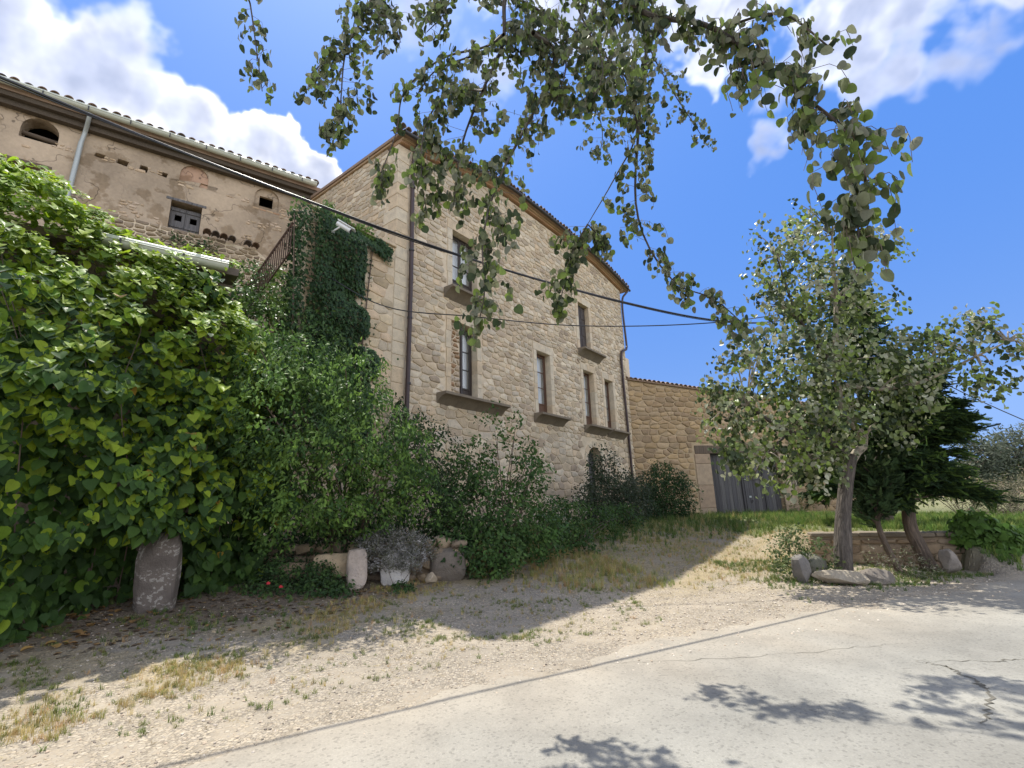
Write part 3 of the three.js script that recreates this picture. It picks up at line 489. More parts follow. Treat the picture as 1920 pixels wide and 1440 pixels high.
{
  const cam = thing('security_camera', 'white bullet security camera on a bracket among the wall ivy', 'security camera', local(-2.22, 8.1, 0.30), TURN - 0.1);
  part('mount', new THREE.CylinderGeometry(0.06, 0.06, 0.03, 14).rotateX(Math.PI / 2).translate(0, 0, 0.12), M.lampWhite, cam);
  part('arm', tube([[0, 0, 0.1], [0, -0.01, 0.3], [0.05, 0.03, 0.42]], 0.022, 10, 8), M.lampWhite, cam);
  const b = thingPart('housing', cam); b.position.set(0.12, 0.04, 0.46); b.lookAt(b.position.clone().add(V(1.0, -0.75, 0.75))); b.quaternion.setFromRotationMatrix(M4().lookAt(V(1.0, -0.75, 0.75), V(), V(0, 1, 0)));
  part('body', new THREE.CylinderGeometry(0.058, 0.058, 0.36, 18).rotateX(Math.PI / 2), M.lampWhite, b);
  part('hood', box(0.15, 0.022, 0.46, 0, 0.068, 0.03), M.lampWhite, b);
  part('lens', new THREE.CylinderGeometry(0.046, 0.046, 0.02, 18).rotateX(Math.PI / 2).translate(0, 0, 0.178), M.lens, b);
  const rail = thing('stair_railing', 'brown iron railing with upright bars climbing to the ivy wall', 'railing', local(-2.96, 0, 0), TURN);
  const A = [0, 8.2, -0.06], B = [0, 7.2, -2.1]; part('handrail', tube([A, B].map((p) => p), 0.03, 2, 8), M.iron, rail);
  part('bottom_rail', tube([[0, 7.45, -0.06], [0, 6.45, -2.1]], 0.02, 2, 8), M.iron, rail);
  for (let i = 0; i <= 20; i++) { const q = i / 20; part('bar', new THREE.CylinderGeometry(0.014, 0.014, 0.75, 6).translate(0, mix(7.82, 6.83, q), mix(-0.08, -2.08, q)), M.iron, rail); }
}

// ---------------------------------------------------------------- the old plastered building
const JOINT = [-7.085, 0, -15.47], TURN2 = (90 - 54.52) * Math.PI / 180;
const old = thing('plastered_building', 'old building with cracked tan plaster, bricked arches and tiled eave behind the hedge', 'building', JOINT, TURN2);
const tileGeo = (() => { const R = 0.115, L = 0.6, g = new THREE.CylinderGeometry(R, R * 0.82, L, 10, 1, true, -Math.PI / 2, Math.PI), n = new THREE.CylinderGeometry(R - 0.018, R * 0.82 - 0.018, L, 10, 1, true, -Math.PI / 2, Math.PI), e = new THREE.RingGeometry(R - 0.018, R, 10, 1, 0, Math.PI).rotateX(Math.PI / 2).translate(0, L / 2, 0); const t = merge([g, n, e]).rotateX(Math.PI / 2); t.computeBoundingBox(); if (t.boundingBox.max.y < 0.05) t.rotateZ(Math.PI); return t; })();
{
  const A1 = archPts(-7.5, -6.72, 11.72, 12.42), W1 = rect(-7.6, -6.84, 10.0, 10.95), W2 = rect(-3.99, -3.18, 10.1, 11.05), A2 = archPts(-3.88, -3.12, 11.76, 12.44), A3 = archPts(-1.78, -1.02, 11.64, 12.44);
  const r = rngOf(91), holes = [-5.81, -5.29, -4.78, -4.3, -3.23, -2.73, -2.24].map((x, i) => { const w = 0.1 + 0.05 * r(), h = 0.055 + 0.04 * r(); return [[x - w, 11.83 - h], [x + w * 0.8, 11.8 - h], [x + w, 11.86 + h * 0.6], [x - w * 0.7, 11.84 + h]]; });
  part('wall', extrude(wallShape([[-16, 5], [0.3, 5], [0.3, 12.7], [-16, 12.7]], [A1, W1, W2, A2, A3, ...holes]), 0.45, -0.45), M.plaster, old);
  part('inner_wall', merge([metric(new THREE.BoxGeometry(16, 8, 0.1).translate(-7.8, 9, -1.4)), metric(new THREE.BoxGeometry(16, 0.1, 0.9).translate(-7.8, 9.6, -0.9))]), M.dark, old);  // near-black panels, interior darkness put into their colour
  part('blocked_arch', extrude(wallShape(archPts(-3.9, -3.1, 11.74, 12.46), []), 0.1, -0.145), M.plasterPink, old, 'arch filled with reddish masonry');
  const niche = thingPart('niche', old, 'small arched niche with a dark square hole');
  part('infill', extrude(wallShape(archPts(-1.8, -1.0, 11.62, 12.46), [rect(-1.62, -1.2, 11.76, 12.14)]), 0.1, -0.17), M.plaster, niche);
  for (let i = 0; i < 4; i++) part('brick', box(0.2, 0.06, 0.14, -1.7 + i * 0.212, 11.6 - (i % 2) * 0.01, -0.06, 0.01), i % 2 ? M.brick : M.brickPale, niche);
  part('beam', new THREE.CylinderGeometry(0.06, 0.07, 1.3, 10).rotateZ(Math.PI / 2 - 0.06).translate(-7.1, 11.95, -0.2), M.beam, old);
  // timber lintels and window shutters
  part('lintel', box(1.05, 0.09, 0.2, -3.6, 11.1, -0.085), M.greyWood, old); part('lintel', box(1.0, 0.09, 0.2, -7.22, 11.0, -0.085), M.beam, old);
  const sh = thingPart('shutter', old, 'grey double shutter with two small square openings');
  for (const [x0, x1] of [[-3.98, -3.59], [-3.58, -3.19]]) {
    const m = (x0 + x1) / 2 + 0.02; part('leaf', extrude(wallShape(rect(x0, x1, 10.12, 10.95), [rect(m - 0.09, m + 0.09, 10.5, 10.7)]), 0.05, -0.26), M.greyWood, sh);
    for (const y of [10.3, 10.85]) part('batten', box(x1 - x0 - 0.03, 0.07, 0.03, (x0 + x1) / 2, y, -0.195), M.greyWood, sh);
  }
  const sh2 = thingPart('shutter', old, 'dark weathered shutter'); for (let k = 0; k < 4; k++) part('plank', box(0.18, 0.95, 0.04, -7.5 + k * 0.19, 10.47, -0.24), k % 2 ? M.frameDark : M.beam, sh2);
  // stones where the plaster has fallen
  const bare = [[-6.6, 11.75, 0.5, 0.09], [-5.5, 11.8, 0.6, 0.1], [-4.9, 11.78, 0.5, 0.12], [-4.5, 11.85, 0.4, 0.08], [-3.7, 11.68, 0.5, 0.1], [-2.6, 11.78, 0.45, 0.09], [-2.1, 11.8, 0.4, 0.12], [-0.8, 11.65, 0.4, 0.2], [-1.6, 11.0, 0.7, 0.1], [-1.1, 11.1, 0.5, 0.16], [-4.9, 10.4, 0.6, 0.3], [-5.4, 10.7, 0.3, 0.12], [-4.3, 10.15, 0.3, 0.2], [-1.9, 10.45, 0.35, 0.1], [-2.7, 10.8, 0.25, 0.1], [-7.3, 11.5, 0.4, 0.1]];
  const list = []; bare.forEach(([x, y, w, h], i) => { for (const p of rubble({ u0: x - w / 2, u1: x + w / 2, v0: y - h, v1: y + h, cw: 0.2, ch: 0.1, seed: 100 + i, wild: 0.3 })) if (r() < 0.62) { const t = [[0.56, 0.42, 0.28], [0.50, 0.38, 0.25], [0.60, 0.47, 0.34]][Math.floor(r() * 3)], g = stoneGeo(p, 0.018, 0.014, r, t, 0.03); if (g) list.push(g); } });
  list.forEach((g) => part('stone', g, M.stone, old));
  // eave: dark soffit boards, tiles, gutter, downpipe
  part('soffit', merge([metric(new THREE.BoxGeometry(16.3, 0.16, 0.2).translate(-7.85, 12.52, 0.096)), metric(new THREE.BoxGeometry(16.3, 0.16, 0.34).translate(-7.85, 12.683, 0.17))]), std({ color: lin(0.10, 0.078, 0.056), map: mortarTex, bumpMap: stoneBump, bumpScale: 0.04 }), old);
  const rf = metric(new THREE.BoxGeometry(16.3, 0.12, 6).translate(0, 0, -2.7)); rf.rotateX(0.22).translate(-7.85, 12.86, 0.1); part('roof', rf, M.tileB, old);
  const mats = [M.tileA, M.tileB, M.tileC]; for (let x = -13.5; x < 0.1; x += 0.265) { const t = part('roof_tile', tileGeo, mats[Math.floor(r() * 3)], old); t.position.set(x + (r() - 0.5) * 0.03, 13.01 + (r() - 0.5) * 0.02, 0.24 + (r() - 0.5) * 0.05); t.rotation.set(0.22, (r() - 0.5) * 0.08, 0); }
  const gutter = thingPart('gutter', old, 'pale gutter under the tiles'); const half = (L, R) => merge([new THREE.CylinderGeometry(R, R, L, 12, 1, true, Math.PI / 2, Math.PI), new THREE.CylinderGeometry(R - 0.006, R - 0.006, L, 12, 1, true, Math.PI / 2, Math.PI)]).rotateZ(Math.PI / 2);
  let hg = half(15.9, 0.105); hg.rotateX(0); hg.computeBoundingBox(); if (hg.boundingBox.max.y > 0.05) hg.rotateX(Math.PI); hg.translate(-7.9, 12.90, 0.49); part('trough', hg, M.white, gutter);
  part('lip', tube([[-15.8, 12.905, 0.597], [0.05, 12.905, 0.597]], 0.012, 2, 6), M.white, gutter);
  for (let x = -9; x < 0; x += 0.95) part('clip', box(0.025, 0.14, 0.02, x, 12.84, 0.605, 0.004), M.gutterDark, gutter);
  const dp = thingPart('downpipe', old, 'pale zinc downpipe on the plaster'); part('pipe', tube([[-6.12, 12.8, 0.47], [-6.14, 12.62, 0.36], [-6.2, 12.35, 0.12], [-6.24, 12.0, 0.09]], 0.055, 16, 10), M.zinc, dp); part('pipe', tube([[-6.24, 12.02, 0.09], [-6.28, 9.6, 0.09]], 0.062, 4, 10), M.zinc, dp);
}
// ---------------------------------------------------------------- ruined outbuilding wall with a broken tile edge
const ruin = thing('ruined_outbuilding', 'ruined stone outbuilding with dark arch and broken tile edge below the shutters', 'ruin', JOINT, TURN2);
{
  const z = 2.0, arch = archPts(-2.95, -2.15, 7.6, 8.55);
  const topL = (u) => u < -2.5 ? 9.12 : 9.05 - (u > -1.75 ? (u + 1.75) * 0.8 : 0);
  part('wall', extrude(wallShape([[-5.2, 5], [-1.3, 5], [-1.3, 8.7], [-1.75, 9.05], [-5.2, 9.1]], [arch]), 0.35, z - 0.35), M.mortar, ruin);
  part('back', metric(new THREE.BoxGeometry(3.6, 4, 0.1).translate(-3.2, 7, z - 1.0)), M.dark, ruin);  // near-black sheet standing in for the shade behind the arch
  const cells = rubble({ u0: -5.18, u1: -1.32, v0: 7.2, v1: 9.1, cw: 0.26, ch: 0.13, seed: 121, wild: 0.26, skip: [[-3.0, -2.1, 7.0, 8.4]], top: topL });
  const r = rngOf(122);
  for (const p of cells) { const g = stoneGeo(p, 0.016, 0.03 * (0.4 + r()), r, [[0.34, 0.26, 0.17], [0.26, 0.2, 0.14], [0.40, 0.31, 0.21]][Math.floor(r() * 3)], 0.03); if (g) part('stone', g.translate(0, 0, z), M.stone, ruin); }
  for (let x = -3.0, i = 0; x < -1.6; x += 0.2, i++) { if (i === 4) continue; const t = part('roof_tile', tileGeo, [M.tileA, M.tileC][i % 2], ruin); t.scale.setScalar(0.9); t.position.set(x, 9.16 - i * 0.008, z + 0.02); t.rotation.set(0.25, 0, (r() - 0.5) * 0.15); }
}
// ---------------------------------------------------------------- low shed under the vines, with its big gutter
const SHED = [-5.63, 0, -8.9];
const shed = thing('garden_shed', 'low shed smothered by big-leaved vine, only its pale gutter showing', 'shed', SHED, TURN2);
{
  part('wall', merge([metric(new THREE.BoxGeometry(7.5, 6.2, 0.3).translate(-3.6, 3.1, -0.55)), metric(new THREE.BoxGeometry(0.3, 6.2, 3.2).translate(0.0, 3.1, -2.3))]), std({ color: lin(0.15, 0.12, 0.085), map: mortarTex, bumpMap: stoneBump, bumpScale: 0.03 }), shed);  // dark tone holds both dirt and the shade behind the vine
  const rf = metric(new THREE.BoxGeometry(7.8, 0.14, 4.2).translate(0, 0, -2.05)); rf.rotateX(0.25).translate(-3.7, 6.38, -0.12); part('roof', rf, M.tileC, shed);
  const g = thingPart('gutter', shed, 'wide pale green-white half-round gutter'); const R = 0.115, h = merge([new THREE.CylinderGeometry(R, R, 1.95, 16, 1, true, Math.PI / 2, Math.PI), new THREE.CylinderGeometry(R - 0.008, R - 0.008, 1.95, 16, 1, true, Math.PI / 2, Math.PI)]).rotateZ(Math.PI / 2); h.computeBoundingBox(); if (h.boundingBox.max.y > 0.06) h.rotateX(Math.PI);
  part('trough', h.translate(-0.975, 6.42, 0.0), M.white, g); part('end_cap', new THREE.CircleGeometry(R, 16, Math.PI, Math.PI).rotateY(Math.PI / 2).translate(0.0, 6.42, 0), M.white, g);
  part('lip', tube([[-1.95, 6.425, R], [0, 6.425, R]], 0.013, 2, 6), M.white, g); for (const x of [-0.75, -1.7]) part('clip', box(0.03, 0.25, 0.02, x, 6.33, R + 0.012, 0.004), M.gutterDark, g);
}
// ---------------------------------------------------------------- yard wall with the barn gate
const ANNEX = [5.972, 0, -24.497], TURN3 = (90 - 76) * Math.PI / 180;
const annex = thing('yard_wall', 'brown rubble yard wall with tile coping between the house and the dark gate', 'wall', ANNEX, TURN3);
const yardTop = (u) => 7.78 - 0.1 * u;
{
  const gate = rect(4.3, 8.5, 0.1, 3.95);
  part('wall', extrude(wallShape([[-0.6, -0.5], [4.3, -0.5], [4.3, 3.95], [8.5, 3.95], [8.5, -0.5], [13.2, -0.5], [13.2, 6.4], [-0.6, 7.82]], []), 0.5, -0.5), std({ color: lin(0.47, 0.36, 0.23), map: mortarTex, bumpMap: stoneBump, bumpScale: 0.008 }), annex);
  const cells = rubble({ u0: -0.5, u1: 13.1, v0: 0.4, v1: 7.8, cw: 0.52, ch: 0.26, seed: 131, wild: 0.26, top: (u) => yardTop(u) - 0.06, skip: [[3.34, 9.4, -1, 4.42]] });
  masonry(annex, cells, { seed: 132, most: 290, gap: 0.02, proud: 0.035, tones: DUSK, from: [-3, 1.6, 25], bevel: 0.04 });
  const r = rngOf(133);
  let v = 0.2, i = 0; while (v < 3.94) { let h = 0.85 + 0.3 * r(); if (v + h > 3.6) h = 3.94 - v; for (const s of [0, 1]) part('jamb_stone', box(0.9 - (s ? 0.1 : 0), h - 0.012, 0.46, s ? 8.9 : 3.85, v + h / 2, -0.19, 0.02), [std({ color: lin(0.42, 0.32, 0.22), map: stoneTex, bumpMap: stoneBump, bumpScale: 0.006 }), std({ color: lin(0.38, 0.28, 0.19), map: stoneTex })][(i + s) % 2], annex); v += h; i++; }
  part('lintel', box(5.9, 0.42, 0.46, 6.4, 4.16, -0.188, 0.02), M.beam, annex);
  const mats = [M.tileA, M.tileB, M.tileC]; for (let u = -0.4; u < 13; u += 0.26) { const t = part('roof_tile', tileGeo, mats[Math.floor(r() * 3)], annex); t.position.set(u, yardTop(u) + 0.06 + (r() - 0.5) * 0.02, -0.12); t.rotation.set(0.2, 0, -0.1); }
  part('coping', extrude(wallShape([[-0.55, yardTop(-0.55) - 0.04], [13, yardTop(13) - 0.04], [13, yardTop(13) + 0.05], [-0.55, yardTop(-0.55) + 0.05]], []), 0.72, -0.6), M.tileB, annex);
  const g = thing('barn_gate', 'weathered grey plank barn gate with a small wicket door and bar', 'gate', ANNEX, TURN3);
  let x = 4.31, k = 0; while (x < 8.46) { let w = 0.2 + 0.1 * r(); if (x + w > 8.4) w = 8.47 - x; const wick = x > 6.2 && x < 7.4; part('plank', box(w - 0.008, 3.86 - 0.05 * r(), 0.06, x + w / 2, 2.07, -0.25 + (r() - 0.5) * 0.012 + (wick ? 0.03 : 0), 0.01), [M.gateA, M.gateB, M.gateC][Math.floor(r() * 3)], g); x += w; k++; }
  part('post', box(0.1, 3.6, 0.12, 6.18, 2.1, -0.2), M.gateB, g); part('post', box(0.1, 3.6, 0.12, 7.5, 2.1, -0.2), M.gateB, g);
  part('bar', box(1.1, 0.05, 0.05, 6.85, 2.62, -0.165), M.greyWood, g); part('lock_plate', box(0.14, 0.09, 0.02, 6.55, 1.72, -0.18, 0.005), M.zinc, g); part('handle', new THREE.TorusGeometry(0.06, 0.014, 8, 16).translate(6.62, 1.5, -0.165), M.gutterDark, g);
}
// ---------------------------------------------------------------- cables
{
  const P1 = [[-13, 9.2, -2.7], [-9.4, 8.15, -4.25], [-6.77, 7.39, -5.33], [-5.05, 6.89, -6.04], [-3.13, 6.42, -6.88], [-1.72, 6.13, -7.53], [-0.09, 5.88, -8.31], [2.36, 5.74, -9.63], [5.03, 5.9, -11.31], [7.6, 6.5, -13.1], [11.6, 8.2, -15.6]];
  single('power_cable', merge([tube(P1, 0.021, 160, 8), tube(P1.map(([x, y, z], i) => [x + 0.01, y - 0.035 + 0.02 * Math.sin(i * 2.3), z + 0.02]), 0.010, 160, 6)]), M.cable, 'thick black overhead cable sagging past the eave and across the house front', 'cable');
  const e = local(-2.3, 7.2, 0.03); single('phone_cable', tube([e, [-2.9, 6.2, -10.6], [-0.9, 5.95, -10.75], [1.6, 5.72, -10.95], [5.05, 5.85, -11.35], [11.6, 8.1, -15.6]], 0.013, 120, 6), M.cable, 'thin black cable leaving the ivy wall below the thick one', 'cable');
  single('service_cable', tube([[11.5, 7.0, -15.5], [14.6, 5.35, -16.25], [17.9, 4.0, -17], [23, 2.4, -18.3]], 0.016, 60, 6), M.cable, 'thin cable slanting down to the right past the cypress against blue sky', 'cable');
}

// ---------------------------------------------------------------- leaves: shapes and scattering
function leafGeo(outline, fold = 0.15, droop = 0.12) {              // outline: right half [half width, way along]; a folded, drooping blade from its stalk at the origin towards +y
  const P = [0, 0, 0], I = [], n = outline.length; const z = (x, y) => Math.abs(x) * fold - droop * y * y;
  for (const s of [1, -1]) for (const [w, y] of outline) P.push(s * w, y, z(w, y));
  P.push(0, 0.45, z(0, 0.45), 0, 1, z(0, 1)); const mid = 2 * n + 1, tip = mid + 1;
  for (const s of [0, 1]) { const o = 1 + s * n; const tri = (a, b, c) => s ? I.push(a, c, b) : I.push(a, b, c); tri(0, o, mid); for (let i = 0; i + 1 < n; i++) tri(o + i, o + i + 1, mid); tri(o + n - 1, tip, mid); }
  const g = new THREE.BufferGeometry(); g.setAttribute('position', new THREE.Float32BufferAttribute(P, 3)); g.setIndex(I); g.computeVertexNormals();
  g.setAttribute('uv', new THREE.Float32BufferAttribute(P.filter((_, i) => i % 3 < 2), 2));
  return g;
}
const POPLAR = leafGeo([[0.20, -0.02], [0.42, 0.10], [0.50, 0.32], [0.45, 0.58], [0.30, 0.80], [0.12, 0.93]], 0.30, 0.16);
const POPLAR2 = leafGeo([[0.18, 0.0], [0.40, 0.10], [0.47, 0.34], [0.44, 0.60], [0.24, 0.84], [0.08, 0.95]], -0.26, 0.34);
const BROAD = leafGeo([[0.16, -0.03], [0.36, 0.10], [0.45, 0.32], [0.40, 0.58], [0.22, 0.82], [0.07, 0.95]], 0.20, 0.32);
const BROAD2 = leafGeo([[0.20, -0.05], [0.42, 0.08], [0.47, 0.30], [0.37, 0.56], [0.22, 0.78], [0.05, 0.96]], 0.38, 0.12);
const SMALL = leafGeo([[0.22, 0.18], [0.30, 0.45], [0.18, 0.78]], 0.2, 0.2);
const NARROW = leafGeo([[0.11, 0.2], [0.14, 0.5], [0.08, 0.8]], 0.2, 0.25);
const IVY = leafGeo([[0.35, -0.05], [0.50, 0.25], [0.28, 0.42], [0.22, 0.7]], 0.15, 0.1);
const ROUND = leafGeo([[0.3, 0.05], [0.5, 0.4], [0.32, 0.8]], 0.15, 0.1);
const basisM = M4(), vx = V(), vy = V(), vz = V();
function leafMatrix(p, tip, normal, size, wide = 1) {
  vy.copy(tip).normalize(); vx.crossVectors(vy, normal); if (vx.lengthSq() < 1e-4) vx.set(1, 0, 0); vx.normalize(); vz.crossVectors(vx, vy);
  return M4().makeBasis(vx.clone().multiplyScalar(size * wide), vy.clone().multiplyScalar(size), vz.clone().multiplyScalar(size)).setPosition(p);
}
const gauss = (r) => (r() + r() + r() + r() - 2) * 1.0;
const dirOf = (r) => { const z = 2 * r() - 1, a = r() * 2 * Math.PI, q = Math.sqrt(1 - z * z); return V(q * Math.cos(a), z, q * Math.sin(a)); };
const shade = (r, list) => { const c = list[Math.floor(r() * list.length)], k = 0.75 + 0.5 * r(); return lin(c[0] * k, c[1] * k, c[2] * k); };
// leaves in loose clumps through the volume of some ellipsoids [x, y, z, radius, flatten]
function crown(blobs, n, seed, { size = 0.08, spread = 0.16, clump = 9, colors, up = 0.5, hang = 0.5, fill = 0.5, keep }) {
  const r = rngOf(seed), wts = blobs.map((b) => b[3] ** 2.3 * (b[5] ?? 1)), sum = wts.reduce((a, b) => a + b, 0), mats = [], cols = [], q = V();
  while (mats.length < n) {
    let k = 0, w = r() * sum; while (w > wts[k] && k < blobs.length - 1) w -= wts[k++];
    const b = blobs[k], d = dirOf(r), bump = 0.78 + 0.5 * noise3(d.x * 2.1 + b[0], d.y * 2.1 + b[1], d.z * 2.1 + b[2]), rad = b[3] * bump * (fill + (1 - fill) * Math.sqrt(r()));
    const c = V(b[0] + d.x * rad, b[1] + d.y * rad * (b[4] ?? 1), b[2] + d.z * rad), col = shade(r, colors);
    if (keep && !keep(c)) continue;
    for (let i = 0; i < clump; i++) {
      q.set(c.x + gauss(r) * spread, c.y + gauss(r) * spread, c.z + gauss(r) * spread);
      if (q.y < groundY(q.x, q.z) + 0.01) continue;
      const tip = V(d.x * 0.5 + gauss(r) * 0.8, -hang + gauss(r) * 0.6, d.z * 0.5 + gauss(r) * 0.8), nn = V(d.x + gauss(r) * 0.8, d.y * 0.6 + up + gauss(r) * 0.6, d.z + gauss(r) * 0.8);
      mats.push(leafMatrix(q, tip, nn, size * (0.6 + 0.75 * r()))); const j = 0.8 + 0.4 * r(); cols.push(lin(col.r * j, col.g * j, col.b * j));
    }
  }
  return [mats, cols];
}
function stems(base, blobs, seed, r0 = 0.02, mat = M.twig) { const r = rngOf(seed); return merge(blobs.flatMap((b) => { const out = []; for (let i = 0; i < 2; i++) { const e = [b[0] + (r() - 0.5) * b[3], b[1] + b[3] * 0.5 * r(), b[2] + (r() - 0.5) * b[3]], m = [mix(base[0], e[0], 0.5) + (r() - 0.5) * 0.25, mix(base[1], e[1], 0.55), mix(base[2], e[2], 0.4) + (r() - 0.5) * 0.2]; out.push(limb([[base[0] + (r() - 0.5) * 0.3, base[1] - 0.1, base[2] + (r() - 0.5) * 0.3], m, e], r0, r0 * 0.3, 10, 5)); } return out; })); }
function bush(name, label, category, blobs, n, seed, opt, geo, mat, group) {
  const cx = blobs.reduce((s, b) => s + b[0], 0) / blobs.length, cz = blobs.reduce((s, b) => s + b[2], 0) / blobs.length, base = opt.base ?? [cx, groundY(cx, cz), cz];
  const t = thing(name, label, category, base, 0, group), [m, c] = crown(blobs, n, seed, opt), inv = M4().makeTranslation(-base[0], -base[1], -base[2]);
  copies('foliage', geo, mat, m.map((q) => q.premultiply(inv)), c, t);
  const st = stems(base, blobs, seed + 1, opt.stem ?? 0.02); st.translate(-base[0], -base[1], -base[2]); part('stem', st, M.twig, t);
  return t;
}
const FM = { thin: leafMat(0.42, 0.1), gloss: leafMat(0.6, 0.14, { clearcoatRoughness: 0.3 }), dull: leafMat(0.25, 0.0), ivy: leafMat(0.2, 0.25), needle: leafMat(0.12, 0.0) };

// ---------------------------------------------------------------- the big-leaved vine over the shed and down to the verge
{
  const top = [[-9.91, 7.02, -5.3], [-8.83, 7.32, -7.0], [-8.13, 7.22, -7.6], [-7.13, 6.59, -7.9], [-6.24, 5.91, -8.4], [-5.74, 5.71, -9.2], [-5.23, 4.94, -9.7]];
  const bot = [[-6.9, -0.05, -5.0], [-6.31, 0.03, -6.5], [-6.25, 0.11, -7.2], [-5.86, 0.16, -7.9], [-5.46, 0.25, -8.4], [-5.04, 0.35, -8.9], [-4.75, 0.5, -9.4]];
  const at = (s, t) => { const q = clamp(s) * 5.999, i = Math.floor(q), f = q - i, lp = (A) => A[i].map((c, k) => mix(c, A[i + 1][k], f)), a = lp(bot), b = lp(top), lean = 1.7 * Math.sin(Math.PI * clamp(t) ** 0.95) ** 1.15 * (1 - 0.45 * s); return V(mix(a[0], b[0], t) + lean * 0.72, mix(a[1], b[1], t), mix(a[2], b[2], t) + lean * 0.66); };
  const vine = thing('climbing_vine', 'huge climbing vine with broad glossy green leaves covering the shed', 'vine', [-5.9, 0.15, -7.6]), r = rngOf(301), all = [], out = V(0.72, 0.25, 0.65).normalize();
  const lit = [[0.34, 0.46, 0.03], [0.28, 0.42, 0.026], [0.40, 0.52, 0.035], [0.19, 0.32, 0.026]], low = [[0.075, 0.165, 0.026], [0.06, 0.135, 0.026], [0.10, 0.20, 0.03], [0.05, 0.115, 0.026]];  // sunlight painted into the upper leaves' tones, shade into the lower ones
  const sprig = (c, n, spread, tq, outw) => {
    for (let i = 0; i < n; i++) {
      const p = c.clone().add(V(gauss(r) * spread, gauss(r) * spread * 0.7, gauss(r) * spread)); if (p.y < groundY(p.x, p.z) + 0.03 || (p.y < 1.3 && p.x > -5.9 && p.x < -4.6 && p.z > -8.05)) continue;
      const nn = outw.clone().multiplyScalar(1 - 0.45 * tq).add(V(gauss(r) * 0.6, 0.3 + 0.95 * tq + gauss(r) * 0.5, gauss(r) * 0.6)), tip = V(outw.x * (0.35 + 0.5 * tq) + gauss(r) * 0.6, -0.75 + 0.45 * tq, outw.z * (0.35 + 0.5 * tq) + gauss(r) * 0.6);
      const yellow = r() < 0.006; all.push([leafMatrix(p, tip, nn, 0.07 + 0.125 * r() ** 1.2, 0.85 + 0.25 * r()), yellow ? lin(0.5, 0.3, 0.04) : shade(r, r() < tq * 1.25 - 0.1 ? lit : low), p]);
    }
  };
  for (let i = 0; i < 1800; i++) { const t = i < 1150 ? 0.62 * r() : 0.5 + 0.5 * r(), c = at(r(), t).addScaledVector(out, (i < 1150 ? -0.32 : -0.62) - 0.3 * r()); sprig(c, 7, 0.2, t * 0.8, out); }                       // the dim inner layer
  for (let i = 0; i < 1050; i++) {                                                                            // shoots that stand off it, each with leaves lapping down along it
    const s = r() ** 0.95, t = r() * 1.03, c = at(s, t), lump = fbm3(c.x * 1.25, c.y * 1.5, c.z * 1.25, 3); if (lump < 0.40 + 0.12 * r()) continue;
    if (t < 0.12 && r() < 0.4 || t > 0.5 && r() < 0.1) continue;
    const n = c.addScaledVector(out, (lump - 0.45) * 1.7 + 0.1 * r()), side = V(gauss(r) * 0.5, -0.35 - 0.5 * (1 - t), gauss(r) * 0.5), len = 0.25 + 0.5 * r(), k = 6 + Math.floor(r() * 8);
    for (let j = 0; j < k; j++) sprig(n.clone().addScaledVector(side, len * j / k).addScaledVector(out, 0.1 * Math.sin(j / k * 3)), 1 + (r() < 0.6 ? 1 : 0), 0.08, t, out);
  }
  for (let i = 0; i < 70; i++) { const c = V(-5.0 + 0.5 * gauss(r), 0.6 + 4 * r(), -9.1 + 0.3 * gauss(r)); sprig(c, 7, 0.2, 0.2, out); }
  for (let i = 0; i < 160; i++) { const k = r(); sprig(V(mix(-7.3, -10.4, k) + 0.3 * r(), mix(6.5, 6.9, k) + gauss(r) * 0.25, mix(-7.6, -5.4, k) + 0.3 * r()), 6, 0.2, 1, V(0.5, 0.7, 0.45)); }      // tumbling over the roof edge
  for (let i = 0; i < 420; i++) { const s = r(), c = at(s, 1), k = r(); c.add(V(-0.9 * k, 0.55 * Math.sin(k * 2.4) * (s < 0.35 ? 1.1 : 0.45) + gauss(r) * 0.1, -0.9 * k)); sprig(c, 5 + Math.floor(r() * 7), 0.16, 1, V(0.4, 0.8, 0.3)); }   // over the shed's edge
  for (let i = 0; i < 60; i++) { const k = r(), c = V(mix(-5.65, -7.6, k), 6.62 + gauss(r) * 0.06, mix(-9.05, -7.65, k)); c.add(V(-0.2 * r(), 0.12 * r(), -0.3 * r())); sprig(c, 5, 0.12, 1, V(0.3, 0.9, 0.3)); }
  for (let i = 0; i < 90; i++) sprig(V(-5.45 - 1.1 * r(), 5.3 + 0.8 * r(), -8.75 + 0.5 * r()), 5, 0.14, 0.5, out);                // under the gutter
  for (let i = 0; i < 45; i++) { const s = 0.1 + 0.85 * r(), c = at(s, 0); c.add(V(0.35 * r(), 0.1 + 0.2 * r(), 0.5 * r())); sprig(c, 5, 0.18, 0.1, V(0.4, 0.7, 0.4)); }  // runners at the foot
  all.forEach((a) => { a[3] = a[2].distanceTo(camera.position); });
  const show = all.map((a, i) => [a[3] - (a[2].x * 0.79 + a[2].z * 0.6 - fbm3(a[2].x, a[2].y, a[2].z, 2)) * 0.0, i]).sort((a, b) => a[0] - b[0]).map((e) => e[1]);
  const inv = M4().makeTranslation(-5.9 * -1, -0.15, 7.6);
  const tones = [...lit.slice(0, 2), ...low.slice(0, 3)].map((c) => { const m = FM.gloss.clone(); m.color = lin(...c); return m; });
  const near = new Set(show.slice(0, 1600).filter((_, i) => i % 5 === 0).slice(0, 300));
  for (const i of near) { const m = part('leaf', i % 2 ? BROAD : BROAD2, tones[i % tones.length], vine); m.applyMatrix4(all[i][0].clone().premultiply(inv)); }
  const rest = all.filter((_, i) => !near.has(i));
  copies('foliage', BROAD, FM.gloss, rest.filter((_, i) => i % 2).map((a) => a[0].clone().premultiply(inv)), rest.filter((_, i) => i % 2).map((a) => a[1]), vine);
